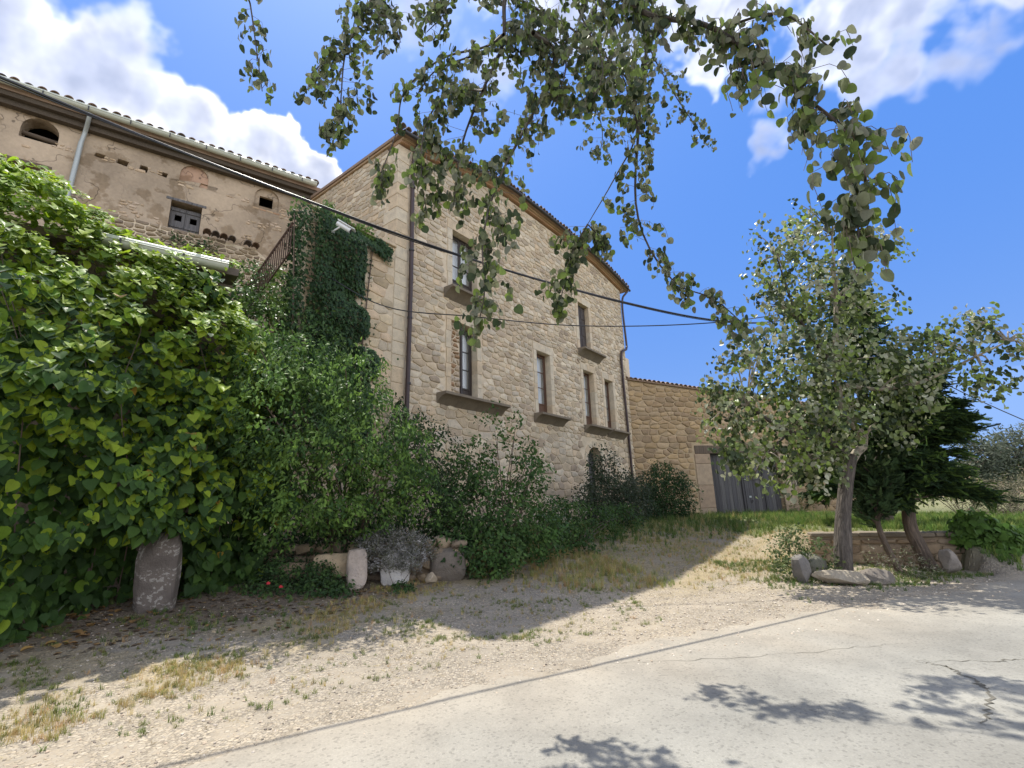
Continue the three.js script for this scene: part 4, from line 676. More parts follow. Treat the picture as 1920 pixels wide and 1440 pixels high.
  copies('foliage', BROAD2, FM.gloss, rest.filter((_, i) => i % 2 === 0).map((a) => a[0].clone().premultiply(inv)), rest.filter((_, i) => i % 2 === 0).map((a) => a[1]), vine);
  const st = []; for (let i = 0; i < 9; i++) { const s = r(), pts = [0, 0.25, 0.5, 0.75, 1].map((t) => { const p = at(clamp(s + (r() - 0.5) * 0.1), t).addScaledVector(out, -0.35 + 0.2 * r()); return [p.x + 5.9, p.y - 0.15, p.z + 7.6]; }); st.push(limb(pts, 0.010, 0.005, 16, 5)); }
  part('stem', merge(st), M.twig, vine);
}
// ---------------------------------------------------------------- ivy on the terrace wall
{
  const ivy = thing('wall_ivy', 'dark small-leaved ivy hanging thick over the terrace wall', 'ivy', local(-1.9, 0, 0), TURN), r = rngOf(321), m = [], c = [];
  const right = (v) => v > 8.3 ? -0.55 + 0.15 * noise3(v * 4, 1, 1) : v > 6.9 ? mix(-0.95, -1.15, (8.3 - v) / 1.4) + 0.3 * (noise3(v * 3, 2, 1) - 0.5) : v > 5.6 ? -1.0 + 0.5 * (noise3(v * 2.5, 5, 1) - 0.5) : -0.62 + 0.4 * (noise3(v * 3, 4, 1) - 0.5);
  let tries = 0;
  while (m.length < 13000 && tries++ < 60000) {
    const v = 3.2 + 5.95 * r(), u = -2.95 + 2.7 * r(), e = right(v) - u; if (e < 0 && !(r() < 0.05 && e > -0.25)) continue; if (v > 8.85 + 0.22 * noise3(u * 4, 9, 2) - 0.05) continue;
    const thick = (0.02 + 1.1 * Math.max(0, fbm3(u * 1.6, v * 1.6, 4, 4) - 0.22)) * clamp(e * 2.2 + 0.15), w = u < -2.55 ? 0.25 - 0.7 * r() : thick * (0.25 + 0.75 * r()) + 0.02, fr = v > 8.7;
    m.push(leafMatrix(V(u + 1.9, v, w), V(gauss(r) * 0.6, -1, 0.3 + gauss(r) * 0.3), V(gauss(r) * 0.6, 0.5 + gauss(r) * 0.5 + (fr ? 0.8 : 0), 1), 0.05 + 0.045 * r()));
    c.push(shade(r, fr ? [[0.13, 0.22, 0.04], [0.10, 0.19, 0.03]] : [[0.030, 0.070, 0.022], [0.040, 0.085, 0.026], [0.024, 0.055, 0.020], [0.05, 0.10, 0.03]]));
  }
  for (let i = 0; i < 500; i++) { const q = r(), u = -0.55 + 0.35 * q, v = 8.75 - 0.15 * q + gauss(r) * 0.07; m.push(leafMatrix(V(u + 1.9 - 0.25 * r() * (1 - q), v - 0.5 * r() * r(), 0.04 + 0.1 * r()), V(gauss(r), -1, 0.3), V(gauss(r) * 0.6, 0.5, 1), 0.05 + 0.03 * r())); c.push(shade(r, [[0.04, 0.085, 0.026], [0.03, 0.07, 0.02]])); }
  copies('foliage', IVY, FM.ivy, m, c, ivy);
  part('stem', merge([0, 1, 2, 3, 4].map((i) => limb([[-1.0 + i * 0.5, 2.4, 0.05], [-0.9 + i * 0.45, 5, 0.06], [-1.1 + i * 0.55, 8.4, 0.05]], 0.03, 0.012, 14, 5))), M.twig, ivy);
}
// ---------------------------------------------------------------- shrubs from the shed to the gate
const G1 = [[0.060, 0.125, 0.032], [0.045, 0.10, 0.028], [0.075, 0.14, 0.034], [0.036, 0.08, 0.026]], G2 = [[0.055, 0.095, 0.038], [0.042, 0.075, 0.032], [0.07, 0.11, 0.045]], GREY = [[0.13, 0.145, 0.09], [0.10, 0.12, 0.075], [0.16, 0.165, 0.11]];
bush('jasmine_bush', 'big mound of fine-leaved shrub with sunlit top right of the vine', 'shrub', [[-4.6, 4.4, -8.75, 0.75], [-3.75, 4.05, -8.8, 0.75], [-3.0, 3.85, -8.75, 0.7], [-3.95, 3.3, -8.45, 1.05], [-2.75, 2.95, -8.7, 0.85], [-2.15, 2.6, -9.3, 0.7], [-3.35, 2.2, -8.6, 0.9], [-2.5, 2.05, -9.3, 0.75], [-1.85, 1.85, -9.8, 0.6], [-4.4, 2.3, -8.8, 0.8], [-4.2, 1.55, -8.8, 0.6], [-3.5, 1.55, -9.2, 0.5], [-2.9, 1.6, -9.6, 0.5]], 20000, 331, { base: [-3.4, 0.5, -10.1], size: 0.085, spread: 0.13, clump: 12, colors: [[0.10, 0.19, 0.04], [0.075, 0.15, 0.035], [0.15, 0.26, 0.05], [0.045, 0.10, 0.028], [0.17, 0.28, 0.06]], hang: 0.5, fill: 0.6, stem: 0.03 }, NARROW.clone().scale(1.5, 1, 1), FM.thin);
bush('understory', 'dark tangled undergrowth at the foot of the terrace wall behind the low stones', 'undergrowth', [[-4.0, 0.8, -10.2, 0.6], [-3.2, 0.9, -10.5, 0.6], [-2.4, 0.9, -10.7, 0.6], [-1.8, 0.95, -10.9, 0.5], [-4.6, 0.9, -9.9, 0.6], [-2.9, 1.5, -11.1, 0.6], [-3.7, 0.75, -9.65, 0.35], [-4.4, 0.7, -9.4, 0.4], [-1.15, 0.75, -10.1, 0.35], [-3.1, 1.0, -9.8, 0.35]], 5600, 333, { size: 0.08, spread: 0.13, clump: 9, colors: [[0.05, 0.10, 0.03], [0.035, 0.075, 0.025], [0.07, 0.12, 0.04]], hang: 0.4 }, SMALL, FM.thin);
bush('wall_top_creeper', 'dark creeper with pale dry tips along the ruin top left of the double shutter', 'creeper', [[-10.5, 8.95, -11.6, 0.42, 0.7], [-9.9, 8.85, -11.75, 0.4, 0.7], [-9.25, 8.75, -11.9, 0.42, 0.7], [-8.75, 8.75, -12.05, 0.36, 0.8], [-8.3, 8.65, -12.1, 0.3, 0.7]], 2600, 334, { size: 0.075, spread: 0.11, clump: 8, colors: [[0.06, 0.11, 0.035], [0.045, 0.085, 0.03], [0.09, 0.14, 0.04], [0.26, 0.24, 0.14]], hang: 0.1, base: [-9.4, 8.3, -12.0], stem: 0.008 }, SMALL, FM.thin);
bush('climber_bush', 'bushy climber below the stair railing with white-glinting leaves', 'shrub', [[-6.6, 7.35, -11.75, 0.72], [-5.75, 6.95, -11.5, 0.8], [-6.4, 6.3, -11.0, 0.75], [-4.85, 6.1, -11.0, 0.72], [-5.5, 5.7, -10.5, 0.8], [-4.6, 5.2, -10.6, 0.7], [-5.6, 4.8, -9.9, 0.7]], 8500, 335, { size: 0.085, spread: 0.13, clump: 11, colors: [[0.09, 0.17, 0.04], [0.06, 0.12, 0.03], [0.14, 0.23, 0.05]], hang: 0.45, fill: 0.55, stem: 0.03 }, SMALL, leafMat(0.3, 0.35));
bush('tall_shrub', 'tall loose shrub reaching up beneath the widest balcony slab', 'shrub', [[-1.25, 2.2, -11.4, 0.5, 1.3], [-0.5, 3.1, -10.9, 0.42, 1.8, 0.4], [0.05, 3.2, -11.0, 0.3, 1.6, 0.4], [0.3, 2.2, -11.0, 0.5, 1.3], [-0.7, 1.6, -10.7, 0.8], [0.04, 1.4, -10.7, 0.75], [-0.5, 0.85, -10.3, 0.68], [0.42, 2.6, -11.2, 0.33, 1.5], [-0.4, 0.55, -10.2, 0.5], [-0.9, 2.5, -10.9, 0.5, 1.3], [-1.2, 1.0, -10.3, 0.55], [0.5, 1.0, -10.9, 0.6]], 9500, 341, { size: 0.075, spread: 0.12, clump: 8, colors: [[0.065, 0.14, 0.032], [0.05, 0.11, 0.028], [0.09, 0.165, 0.04]], hang: 0.4, fill: 0.4 }, SMALL, FM.thin);
bush('wispy_shrub', 'thin wispy shrub with bare stems against the house wall left of the tall shrub', 'shrub', [[-1.85, 2.9, -11.8, 0.5, 1.4], [-1.5, 2.0, -11.3, 0.55, 1.2], [-2.25, 3.4, -12.0, 0.35, 1.5], [-1.3, 1.3, -10.9, 0.55], [-1.9, 2.1, -11.0, 0.55], [-1.6, 1.5, -10.6, 0.5]], 3200, 345, { size: 0.075, spread: 0.14, clump: 6, colors: G2, hang: 0.4, fill: 0.3 }, SMALL, FM.thin);
bush('bramble', 'low bramble thicket at the foot of the house between the tall shrub and arched door', 'bramble', [[1.31, 1.05, -13.5, 0.7], [2.31, 0.95, -14.5, 0.7], [1.51, 0.62, -13.0, 0.55], [0.6, 0.6, -11.9, 0.5], [3.4, 0.95, -16.2, 0.7], [1.1, 1.35, -14.0, 0.5], [0.9, 0.9, -12.6, 0.55]], 4800, 351, { size: 0.075, spread: 0.12, clump: 9, colors: [[0.065, 0.135, 0.032], [0.045, 0.1, 0.028], [0.09, 0.16, 0.04]], hang: 0.3 }, SMALL, FM.thin);
bush('door_shrub', 'scraggly grey-green shrub growing over the arched house door', 'shrub', [[3.1, 2.9, -17.4, 0.55, 1.4], [3.35, 2.0, -17.5, 0.85], [4.1, 1.9, -18.5, 0.8], [2.7, 1.4, -17.0, 0.6], [4.6, 1.5, -19.2, 0.7], [3.6, 1.2, -17.6, 0.8], [3.0, 2.4, -17.2, 0.6, 1.3], [2.4, 1.7, -16.4, 0.6], [4.9, 2.2, -19.8, 0.6]], 8000, 355, { size: 0.085, spread: 0.16, clump: 7, colors: [[0.055, 0.085, 0.042], [0.042, 0.065, 0.034], [0.085, 0.10, 0.06]], hang: 0.3, fill: 0.35 }, SMALL, FM.thin);
bush('round_shrub', 'dense rounded dark green bush against the yard wall beside the gate pillar', 'shrub', [[6.45, 2.15, -21.6, 1.0], [6.75, 1.75, -21.5, 1.05], [5.95, 1.5, -21.5, 0.9], [6.5, 2.85, -21.9, 0.55], [5.4, 1.1, -20.9, 0.7]], 7000, 361, { size: 0.09, spread: 0.14, clump: 10, colors: [[0.032, 0.075, 0.024], [0.042, 0.09, 0.028], [0.055, 0.105, 0.03]], hang: 0.4 }, SMALL, FM.thin);
bush('grey_cushion_plant', 'silvery grey flowering cushion plant spilling over the low stone blocks', 'plant', [[-2.72, 0.98, -9.45, 0.26, 0.8], [-2.4, 1.02, -9.4, 0.32, 0.8], [-2.05, 0.98, -9.45, 0.32, 0.8], [-1.78, 0.84, -9.6, 0.24], [-2.2, 0.78, -9.3, 0.25], [-2.6, 0.75, -9.25, 0.22], [-1.95, 0.7, -9.3, 0.22]], 11000, 365, { size: 0.042, spread: 0.06, clump: 9, colors: [[0.26, 0.25, 0.25], [0.19, 0.19, 0.16], [0.36, 0.35, 0.37], [0.14, 0.15, 0.10]], hang: -0.3, stem: 0.006 }, NARROW, FM.dull);
bush('low_weeds', 'low green weeds with a few red poppies left of the upright white block', 'weeds', [[-3.35, 0.28, -8.75, 0.38, 0.7], [-3.85, 0.25, -8.7, 0.32, 0.7], [-2.95, 0.2, -8.7, 0.28, 0.7], [-4.3, 0.3, -8.6, 0.25], [-3.5, 0.55, -9.0, 0.3, 0.7], [-4.1, 0.6, -9.0, 0.3, 0.7], [-2.0, 0.2, -9.1, 0.22, 0.7]], 3600, 371, { size: 0.055, spread: 0.08, clump: 8, colors: G1, hang: 0.1, stem: 0.006 }, SMALL, FM.thin);
for (const [x, y, z, label] of [[-4.1, 0.47, -8.55, 'small red poppy among the low weeds, the one nearer the vine'], [-3.86, 0.42, -8.5, 'small red poppy among the low weeds, the one nearer the white block']]) {
  const p = thing('poppy', label, 'flower', [x, y, z]); part('petals', new THREE.SphereGeometry(0.035, 10, 5, 0, 6.3, 0, 1.8), std({ color: lin(0.5, 0.03, 0.04), side: THREE.DoubleSide }), p); part('stalk', new THREE.CylinderGeometry(0.003, 0.004, 0.36, 5).translate(0, -0.17, 0), M.twigGreen, p);
}
bush('pipe_creeper', 'small dark creeper around the lower end of the near downpipe', 'creeper', [[-2.75, 3.5, -12.1, 0.38, 1.5], [-2.6, 2.8, -12.0, 0.4, 1.2], [-2.9, 4.0, -12.15, 0.2, 1.4]], 1100, 375, { size: 0.07, spread: 0.1, clump: 7, colors: G2, hang: 0.5 }, IVY, FM.ivy);
bush('sunlit_weed', 'pale sunlit bush at the foot of the yard wall right of the gate', 'bush', [[15.2, 1.25, -27.2, 0.6], [14.5, 1.0, -26.9, 0.45], [15.8, 1.5, -27.0, 0.5]], 1300, 381, { size: 0.09, spread: 0.14, clump: 7, colors: [[0.17, 0.19, 0.07], [0.21, 0.21, 0.09]], hang: 0.1 }, SMALL, FM.thin);
bush('dry_bush', 'large dry brownish bush beyond the wall at the right', 'bush', [[17.1, 1.4, -18.0, 1.0, 0.7], [18.6, 1.3, -18.6, 1.0, 0.7], [16.0, 1.15, -17.6, 0.75, 0.7], [20, 1.5, -19, 1.2, 0.7]], 7500, 385, { size: 0.075, spread: 0.2, clump: 9, colors: [[0.22, 0.19, 0.14], [0.16, 0.15, 0.10], [0.28, 0.25, 0.18], [0.11, 0.12, 0.07]], hang: 0 }, NARROW, FM.dull);
bush('yellow_bush', 'bright yellow-green bush behind the dry brown bush', 'bush', [[17.3, 2.2, -20.5, 0.75], [18.6, 2.0, -21, 0.7], [16.3, 1.8, -20.3, 0.6], [21.5, 1.9, -22, 0.9]], 2800, 391, { size: 0.11, spread: 0.18, clump: 8, colors: [[0.17, 0.24, 0.05], [0.14, 0.2, 0.04], [0.2, 0.25, 0.07]], hang: 0.2 }, SMALL, FM.thin);
bush('wall_vine', 'bright green vine tumbling over the right end of the retaining wall', 'vine', [[10.15, 0.75, -11.4, 0.4], [10.5, 0.5, -11.2, 0.42], [10.35, 0.2, -10.95, 0.35], [10.9, 0.35, -11.1, 0.35]], 1100, 395, { size: 0.12, spread: 0.12, clump: 6, colors: [[0.11, 0.21, 0.035], [0.085, 0.17, 0.03]], hang: 0.5 }, BROAD, FM.thin);
bush('trough_weeds', 'leafy weeds standing around the stone stump left of the poplar trunk', 'weeds', [[5.45, 0.55, -10.5, 0.3, 1.2], [5.85, 0.6, -10.7, 0.35, 1.2], [6.1, 0.45, -10.4, 0.3, 1.2], [5.3, 0.35, -10.2, 0.22]], 1300, 401, { size: 0.06, spread: 0.1, clump: 6, colors: [[0.10, 0.14, 0.05], [0.13, 0.16, 0.06], [0.07, 0.11, 0.04]], hang: 0.1, stem: 0.006 }, SMALL, FM.thin);
bush('thistle', 'pale seeding weeds between the poplar trunk and the leaning thin trunk', 'weeds', [[7.35, 0.3, -10.6, 0.2, 1.6], [7.75, 0.28, -10.3, 0.22, 1.5], [7.95, 0.2, -10.2, 0.25]], 700, 405, { size: 0.05, spread: 0.08, clump: 5, colors: [[0.20, 0.22, 0.13], [0.14, 0.17, 0.08], [0.32, 0.30, 0.24]], hang: 0, stem: 0.006 }, NARROW, FM.dull);

// ---------------------------------------------------------------- trees
function tree(name, label, base, trunkPts, r0, r1, limbs, blobs, n, seed, opt, geo, mat, barkMat = M.bark, rough = 0.12) {
  const t = thing(name, label, 'tree', base), rel = (p) => [p[0] - base[0], p[1] - base[1], p[2] - base[2]];
  part('trunk', limb(trunkPts.map(rel), r0, r1, 40, 14, rough, seed), barkMat, t);
  for (const [pts, a, b, m] of limbs) part('limb', limb(pts.map(rel), a, b, 28, 9, 0.1, seed), m ?? barkMat, t);
  const r = rngOf(seed + 5), tw = []; const ends = limbs.flatMap(([p]) => p.slice(1));
  for (const b of blobs) { const e = ends.reduce((m, q) => { const d = Math.hypot(q[0] - b[0], q[1] - b[1], q[2] - b[2]); return d < m[0] ? [d, q] : m; }, [99, trunkPts.at(-1)])[1]; for (let i = 0; i < 4; i++) { const d = dirOf(r), q = [b[0] + d.x * b[3] * 0.85, b[1] + (d.y * 0.6 + 0.3) * b[3], b[2] + d.z * b[3] * 0.85]; tw.push(limb([e, [mix(e[0], q[0], 0.5), mix(e[1], q[1], 0.5) + 0.12, mix(e[2], q[2], 0.5)], q].map(rel), 0.022, 0.006, 12, 5)); } }
  if (tw.length) part('twigs', merge(tw), opt.twigMat ?? M.twig, t).userData.kind = 'stuff';
  const [m, c] = crown(blobs, n, seed, opt), inv = M4().makeTranslation(-base[0], -base[1], -base[2]);
  copies('crown', geo, mat, m.map((q) => q.premultiply(inv)), c, t);
  return t;
}
const PALE = [[0.22, 0.28, 0.10], [0.18, 0.24, 0.075], [0.30, 0.33, 0.19], [0.07, 0.105, 0.035], [0.38, 0.39, 0.29], [0.24, 0.33, 0.065], [0.045, 0.07, 0.025]];
const poplar = tree('poplar_tree', 'young poplar with grey-green round leaves and dark furrowed trunk beside the road', [6.58, -0.05, -10.5],
  [[6.56, -0.15, -10.5], [6.6, 0.3, -10.5], [6.7, 0.9, -10.5], [6.97, 1.9, -10.5], [7.18, 2.45, -10.5]], 0.18, 0.118,
  [[[[7.16, 2.3, -10.5], [6.55, 2.82, -10.3], [5.72, 2.93, -10.1], [4.83, 3.48, -9.9]], 0.09, 0.025], [[[7.0, 1.95, -10.5], [7.25, 2.42, -10.54], [7.58, 2.72, -10.58], [7.5, 2.98, -10.56], [7.2, 3.25, -10.5], [7.14, 4.23, -10.4], [7.45, 5.99, -10.4], [7.67, 7.62, -10.4]], 0.10, 0.02, M.barkPale],
    [[[7.11, 3.99, -10.4], [7.85, 3.8, -10.2], [8.66, 3.92, -9.9], [9.49, 4.3, -9.6], [10.02, 4.54, -9.4]], 0.05, 0.015, M.barkPale], [[[7.16, 4.3, -10.4], [6.49, 5.46, -10.3], [6.15, 7.0, -10.2]], 0.05, 0.015], [[[5.72, 2.93, -10.1], [5.04, 2.39, -10.0], [4.71, 1.97, -9.9]], 0.035, 0.012], [[[7.4, 5.7, -10.4], [8.2, 6.7, -10.5], [8.9, 7.4, -10.5]], 0.035, 0.01], [[[6.3, 2.85, -10.25], [5.9, 2.3, -10.1], [5.6, 1.8, -10.0]], 0.03, 0.01]],
  [[6.3, 7.3, -10.3, 0.6, 1.3, 0.7], [6.05, 6.7, -10.25, 0.5, 1.2, 0.6], [7.0, 7.9, -10.4, 0.5, 1.2, 0.5], [7.5, 7.35, -10.4, 0.8, 1.1, 0.8], [8.75, 7.3, -10.5, 0.5, 1, 0.6], [5.95, 5.95, -10.2, 0.6, 1, 0.7], [7.13, 6.0, -10.4, 0.9, 1, 0.9], [8.25, 5.8, -10.6, 0.6, 1, 0.8], [4.95, 4.6, -10.0, 0.6, 1, 0.9], [6.3, 4.5, -10.3, 1.05], [7.5, 4.35, -10.4, 1.0], [8.5, 4.35, -10.1, 0.75], [4.6, 3.4, -9.9, 0.55], [4.3, 3.75, -9.9, 0.4], [4.25, 3.0, -9.85, 0.4], [4.5, 2.5, -9.9, 0.42], [5.7, 3.1, -10.1, 0.95], [6.8, 3.2, -10.2, 0.75], [8.3, 3.6, -10.2, 0.62], [4.9, 2.3, -9.9, 0.5], [5.9, 2.15, -10.1, 0.5], [6.45, 2.2, -10.2, 0.35], [9.15, 4.6, -9.8, 0.55, 0.8], [9.8, 5.1, -9.7, 0.3], [10.05, 4.55, -9.5, 0.45, 0.8], [9.6, 3.75, -9.6, 0.42, 0.8], [10.7, 4.3, -9.3, 0.4, 0.8], [5.5, 1.65, -10.0, 0.26], [8.1, 2.9, -10.3, 0.4]],
  11500, 411, { size: 0.088, spread: 0.19, clump: 7, colors: PALE, hang: 0.7, up: 0.1, fill: 0.3, twigMat: M.barkPale }, POPLAR, leafMat(0.38, 0.5));
// cypress-like conifer: drooping sprays on tiers of boughs
function sprayGeo() { const L = []; const r = rngOf(7); for (let i = 0; i < 9; i++) { const y = i / 9, w = 0.42 * (1 - y * 0.75) * (0.8 + 0.4 * r()); for (const s of [-1, 1]) { const g = new THREE.BufferGeometry(); g.setAttribute('position', new THREE.Float32BufferAttribute([0, y, 0, s * w * 0.55, y + 0.22, 0.05 + 0.05 * r(), s * w, y + 0.24, -0.04, 0, y, 0, s * w, y + 0.24, -0.04, s * w * 0.42, y + 0.06, -0.03], 3)); g.computeVertexNormals(); L.push(g); } } const t = new THREE.BufferGeometry(); t.setAttribute('position', new THREE.Float32BufferAttribute([-0.04, 0, 0, 0.04, 0, 0, 0, 1.1, 0.02], 3)); t.computeVertexNormals(); L.push(t); return merge(L); }
const SPRAY = sprayGeo(), DARKG = [[0.028, 0.058, 0.02], [0.038, 0.075, 0.024], [0.02, 0.044, 0.017], [0.085, 0.145, 0.03]];
function conifer(name, label, base, trunk, r0, r1, boughs, seed, { size = 0.3, n = 26, colors = DARKG, drop = 0.25 } = {}) {
  const t = thing(name, label, 'tree', base), rel = (p) => [p[0] - base[0], p[1] - base[1], p[2] - base[2]], r = rngOf(seed), br = [], m = [], c = [];
  part('trunk', limb(trunk.map(rel), r0, r1, 30, 10, 0.12, seed), M.barkDark, t);
  const cv = spline(trunk);
  for (const [q, ang, len, lift] of boughs(r)) {
    const p = cv.getPointAt(clamp(q)), d = V(Math.cos(ang), 0, Math.sin(ang)), e = p.clone().addScaledVector(d, len).add(V(0, lift * len, 0)), mid = p.clone().lerp(e, 0.5).add(V(0, 0.1 * len, 0));
    br.push(limb([p, mid, e].map((v) => rel([v.x, v.y, v.z])), 0.028, 0.008, 8, 5));
    const bc = spline([p, mid, e].map((v) => [v.x, v.y, v.z]));
    for (let i = 0; i < n * Math.max(0.35, len); i++) { const k = 0.15 + 0.85 * Math.sqrt(r()), o = bc.getPointAt(Math.min(k, 1)).add(V(gauss(r) * 0.16, gauss(r) * 0.10, gauss(r) * 0.16)), tip = d.clone().multiplyScalar(0.6).add(V(gauss(r) * 0.95, -drop + gauss(r) * 0.5, gauss(r) * 0.95)); m.push(leafMatrix(V(...rel([o.x, o.y, o.z])), tip, V(gauss(r) * 0.5, 1, gauss(r) * 0.5), size * (0.6 + 0.7 * r()))); c.push(shade(r, k > 0.9 ? [...colors, colors[3]] : colors)); }
  }
  part('bough', merge(br), M.barkDark, t).userData.kind = 'stuff';
  copies('crown', SPRAY, FM.needle, m, c, t);
  return t;
}
conifer('cypress_tree', 'broad dark cypress with spreading boughs right of the poplar', [8.96, -0.05, -11.3], [[8.98, -0.1, -11.3], [8.83, 0.45, -11.3], [8.72, 1.0, -11.3], [9.1, 2.5, -11.3], [9.5, 3.9, -11.3], [9.55, 4.6, -11.3]], 0.16, 0.03,
  (r) => { const L = []; for (let i = 0; i < 110; i++) { const q = 0.29 + 0.71 * r(), prof = q < 0.35 ? 0.8 : q < 0.6 ? 1.02 : 1.1 * (1 - (q - 0.6) / 0.52); L.push([q, r() * 6.283, Math.max(0.3, prof * (0.75 + 0.5 * r())), 0.05 + 0.25 * q - 0.12 * r()]); } L.push([0.33, 0.3, 1.6, 0.0], [0.36, 0.5, 1.3, 0.02]); return L; }, 421, { size: 0.17, n: 150 });
conifer('juniper', 'thin upright juniper on a leaning stem between poplar and cypress', [8.04, 0, -11.0], [[8.06, 0.0, -11.0], [7.91, 0.48, -11.0], [7.81, 0.95, -11.0], [7.9, 1.6, -11.0], [7.95, 2.3, -11.0]], 0.075, 0.02,
  (r) => { const L = []; for (let i = 0; i < 40; i++) { const q = 0.4 + 0.6 * r(); L.push([q, r() * 6.283, 0.42 * (1.15 - Math.abs(q - 0.75)) * (0.7 + 0.5 * r()), 0.9]); } return L; }, 431, { size: 0.18, n: 90, drop: -0.6, colors: [[0.035, 0.065, 0.026], [0.045, 0.08, 0.03], [0.028, 0.052, 0.022], [0.06, 0.095, 0.035]] });
conifer('fir_tree', 'tall dark fir rising behind the poplar crown', [11.6, 0.7, -16.0], [[11.6, 0.6, -16], [11.7, 4, -16], [11.9, 9.3, -16]], 0.24, 0.03,
  (r) => { const L = []; for (let i = 0; i < 120; i++) { const q = 0.12 + 0.88 * r(); L.push([q, r() * 6.283, Math.max(0.3, 2.3 * (1.04 - q) * (0.75 + 0.45 * r())), -0.05 + 0.12 * q]); } return L; }, 441, { size: 0.38, n: 40 });
tree('olive_tree', 'grey-green olive tree at the far right beyond the dry bush', [21.6, 0.8, -22], [[21.6, 0.7, -22], [21.7, 1.5, -22], [21.9, 2.3, -22]], 0.16, 0.1, [[[[21.9, 2.2, -22], [21.2, 3.0, -21.8], [20.3, 3.3, -21.5]], 0.07, 0.02], [[[21.9, 2.2, -22], [22.6, 3.2, -22.2], [23.4, 3.9, -22.2]], 0.07, 0.02]],
  [[20.2, 3.0, -21.5, 0.85], [21.3, 3.2, -22, 1.0], [22.4, 3.5, -22.2, 1.0], [23.6, 3.6, -22.2, 1.0], [19.6, 2.3, -21.3, 0.7], [20.8, 2.3, -21.6, 0.8], [22.2, 2.5, -21.8, 0.8], [24.8, 3.4, -22.5, 1.0], [20.0, 4.0, -21.7, 0.5], [23.3, 2.6, -22, 0.7]], 12000, 451, { size: 0.15, spread: 0.2, clump: 8, colors: [[0.10, 0.125, 0.085], [0.14, 0.16, 0.115], [0.07, 0.09, 0.06]], hang: 0.1, fill: 0.35 }, NARROW.clone().scale(1.3, 1, 1), FM.thin);

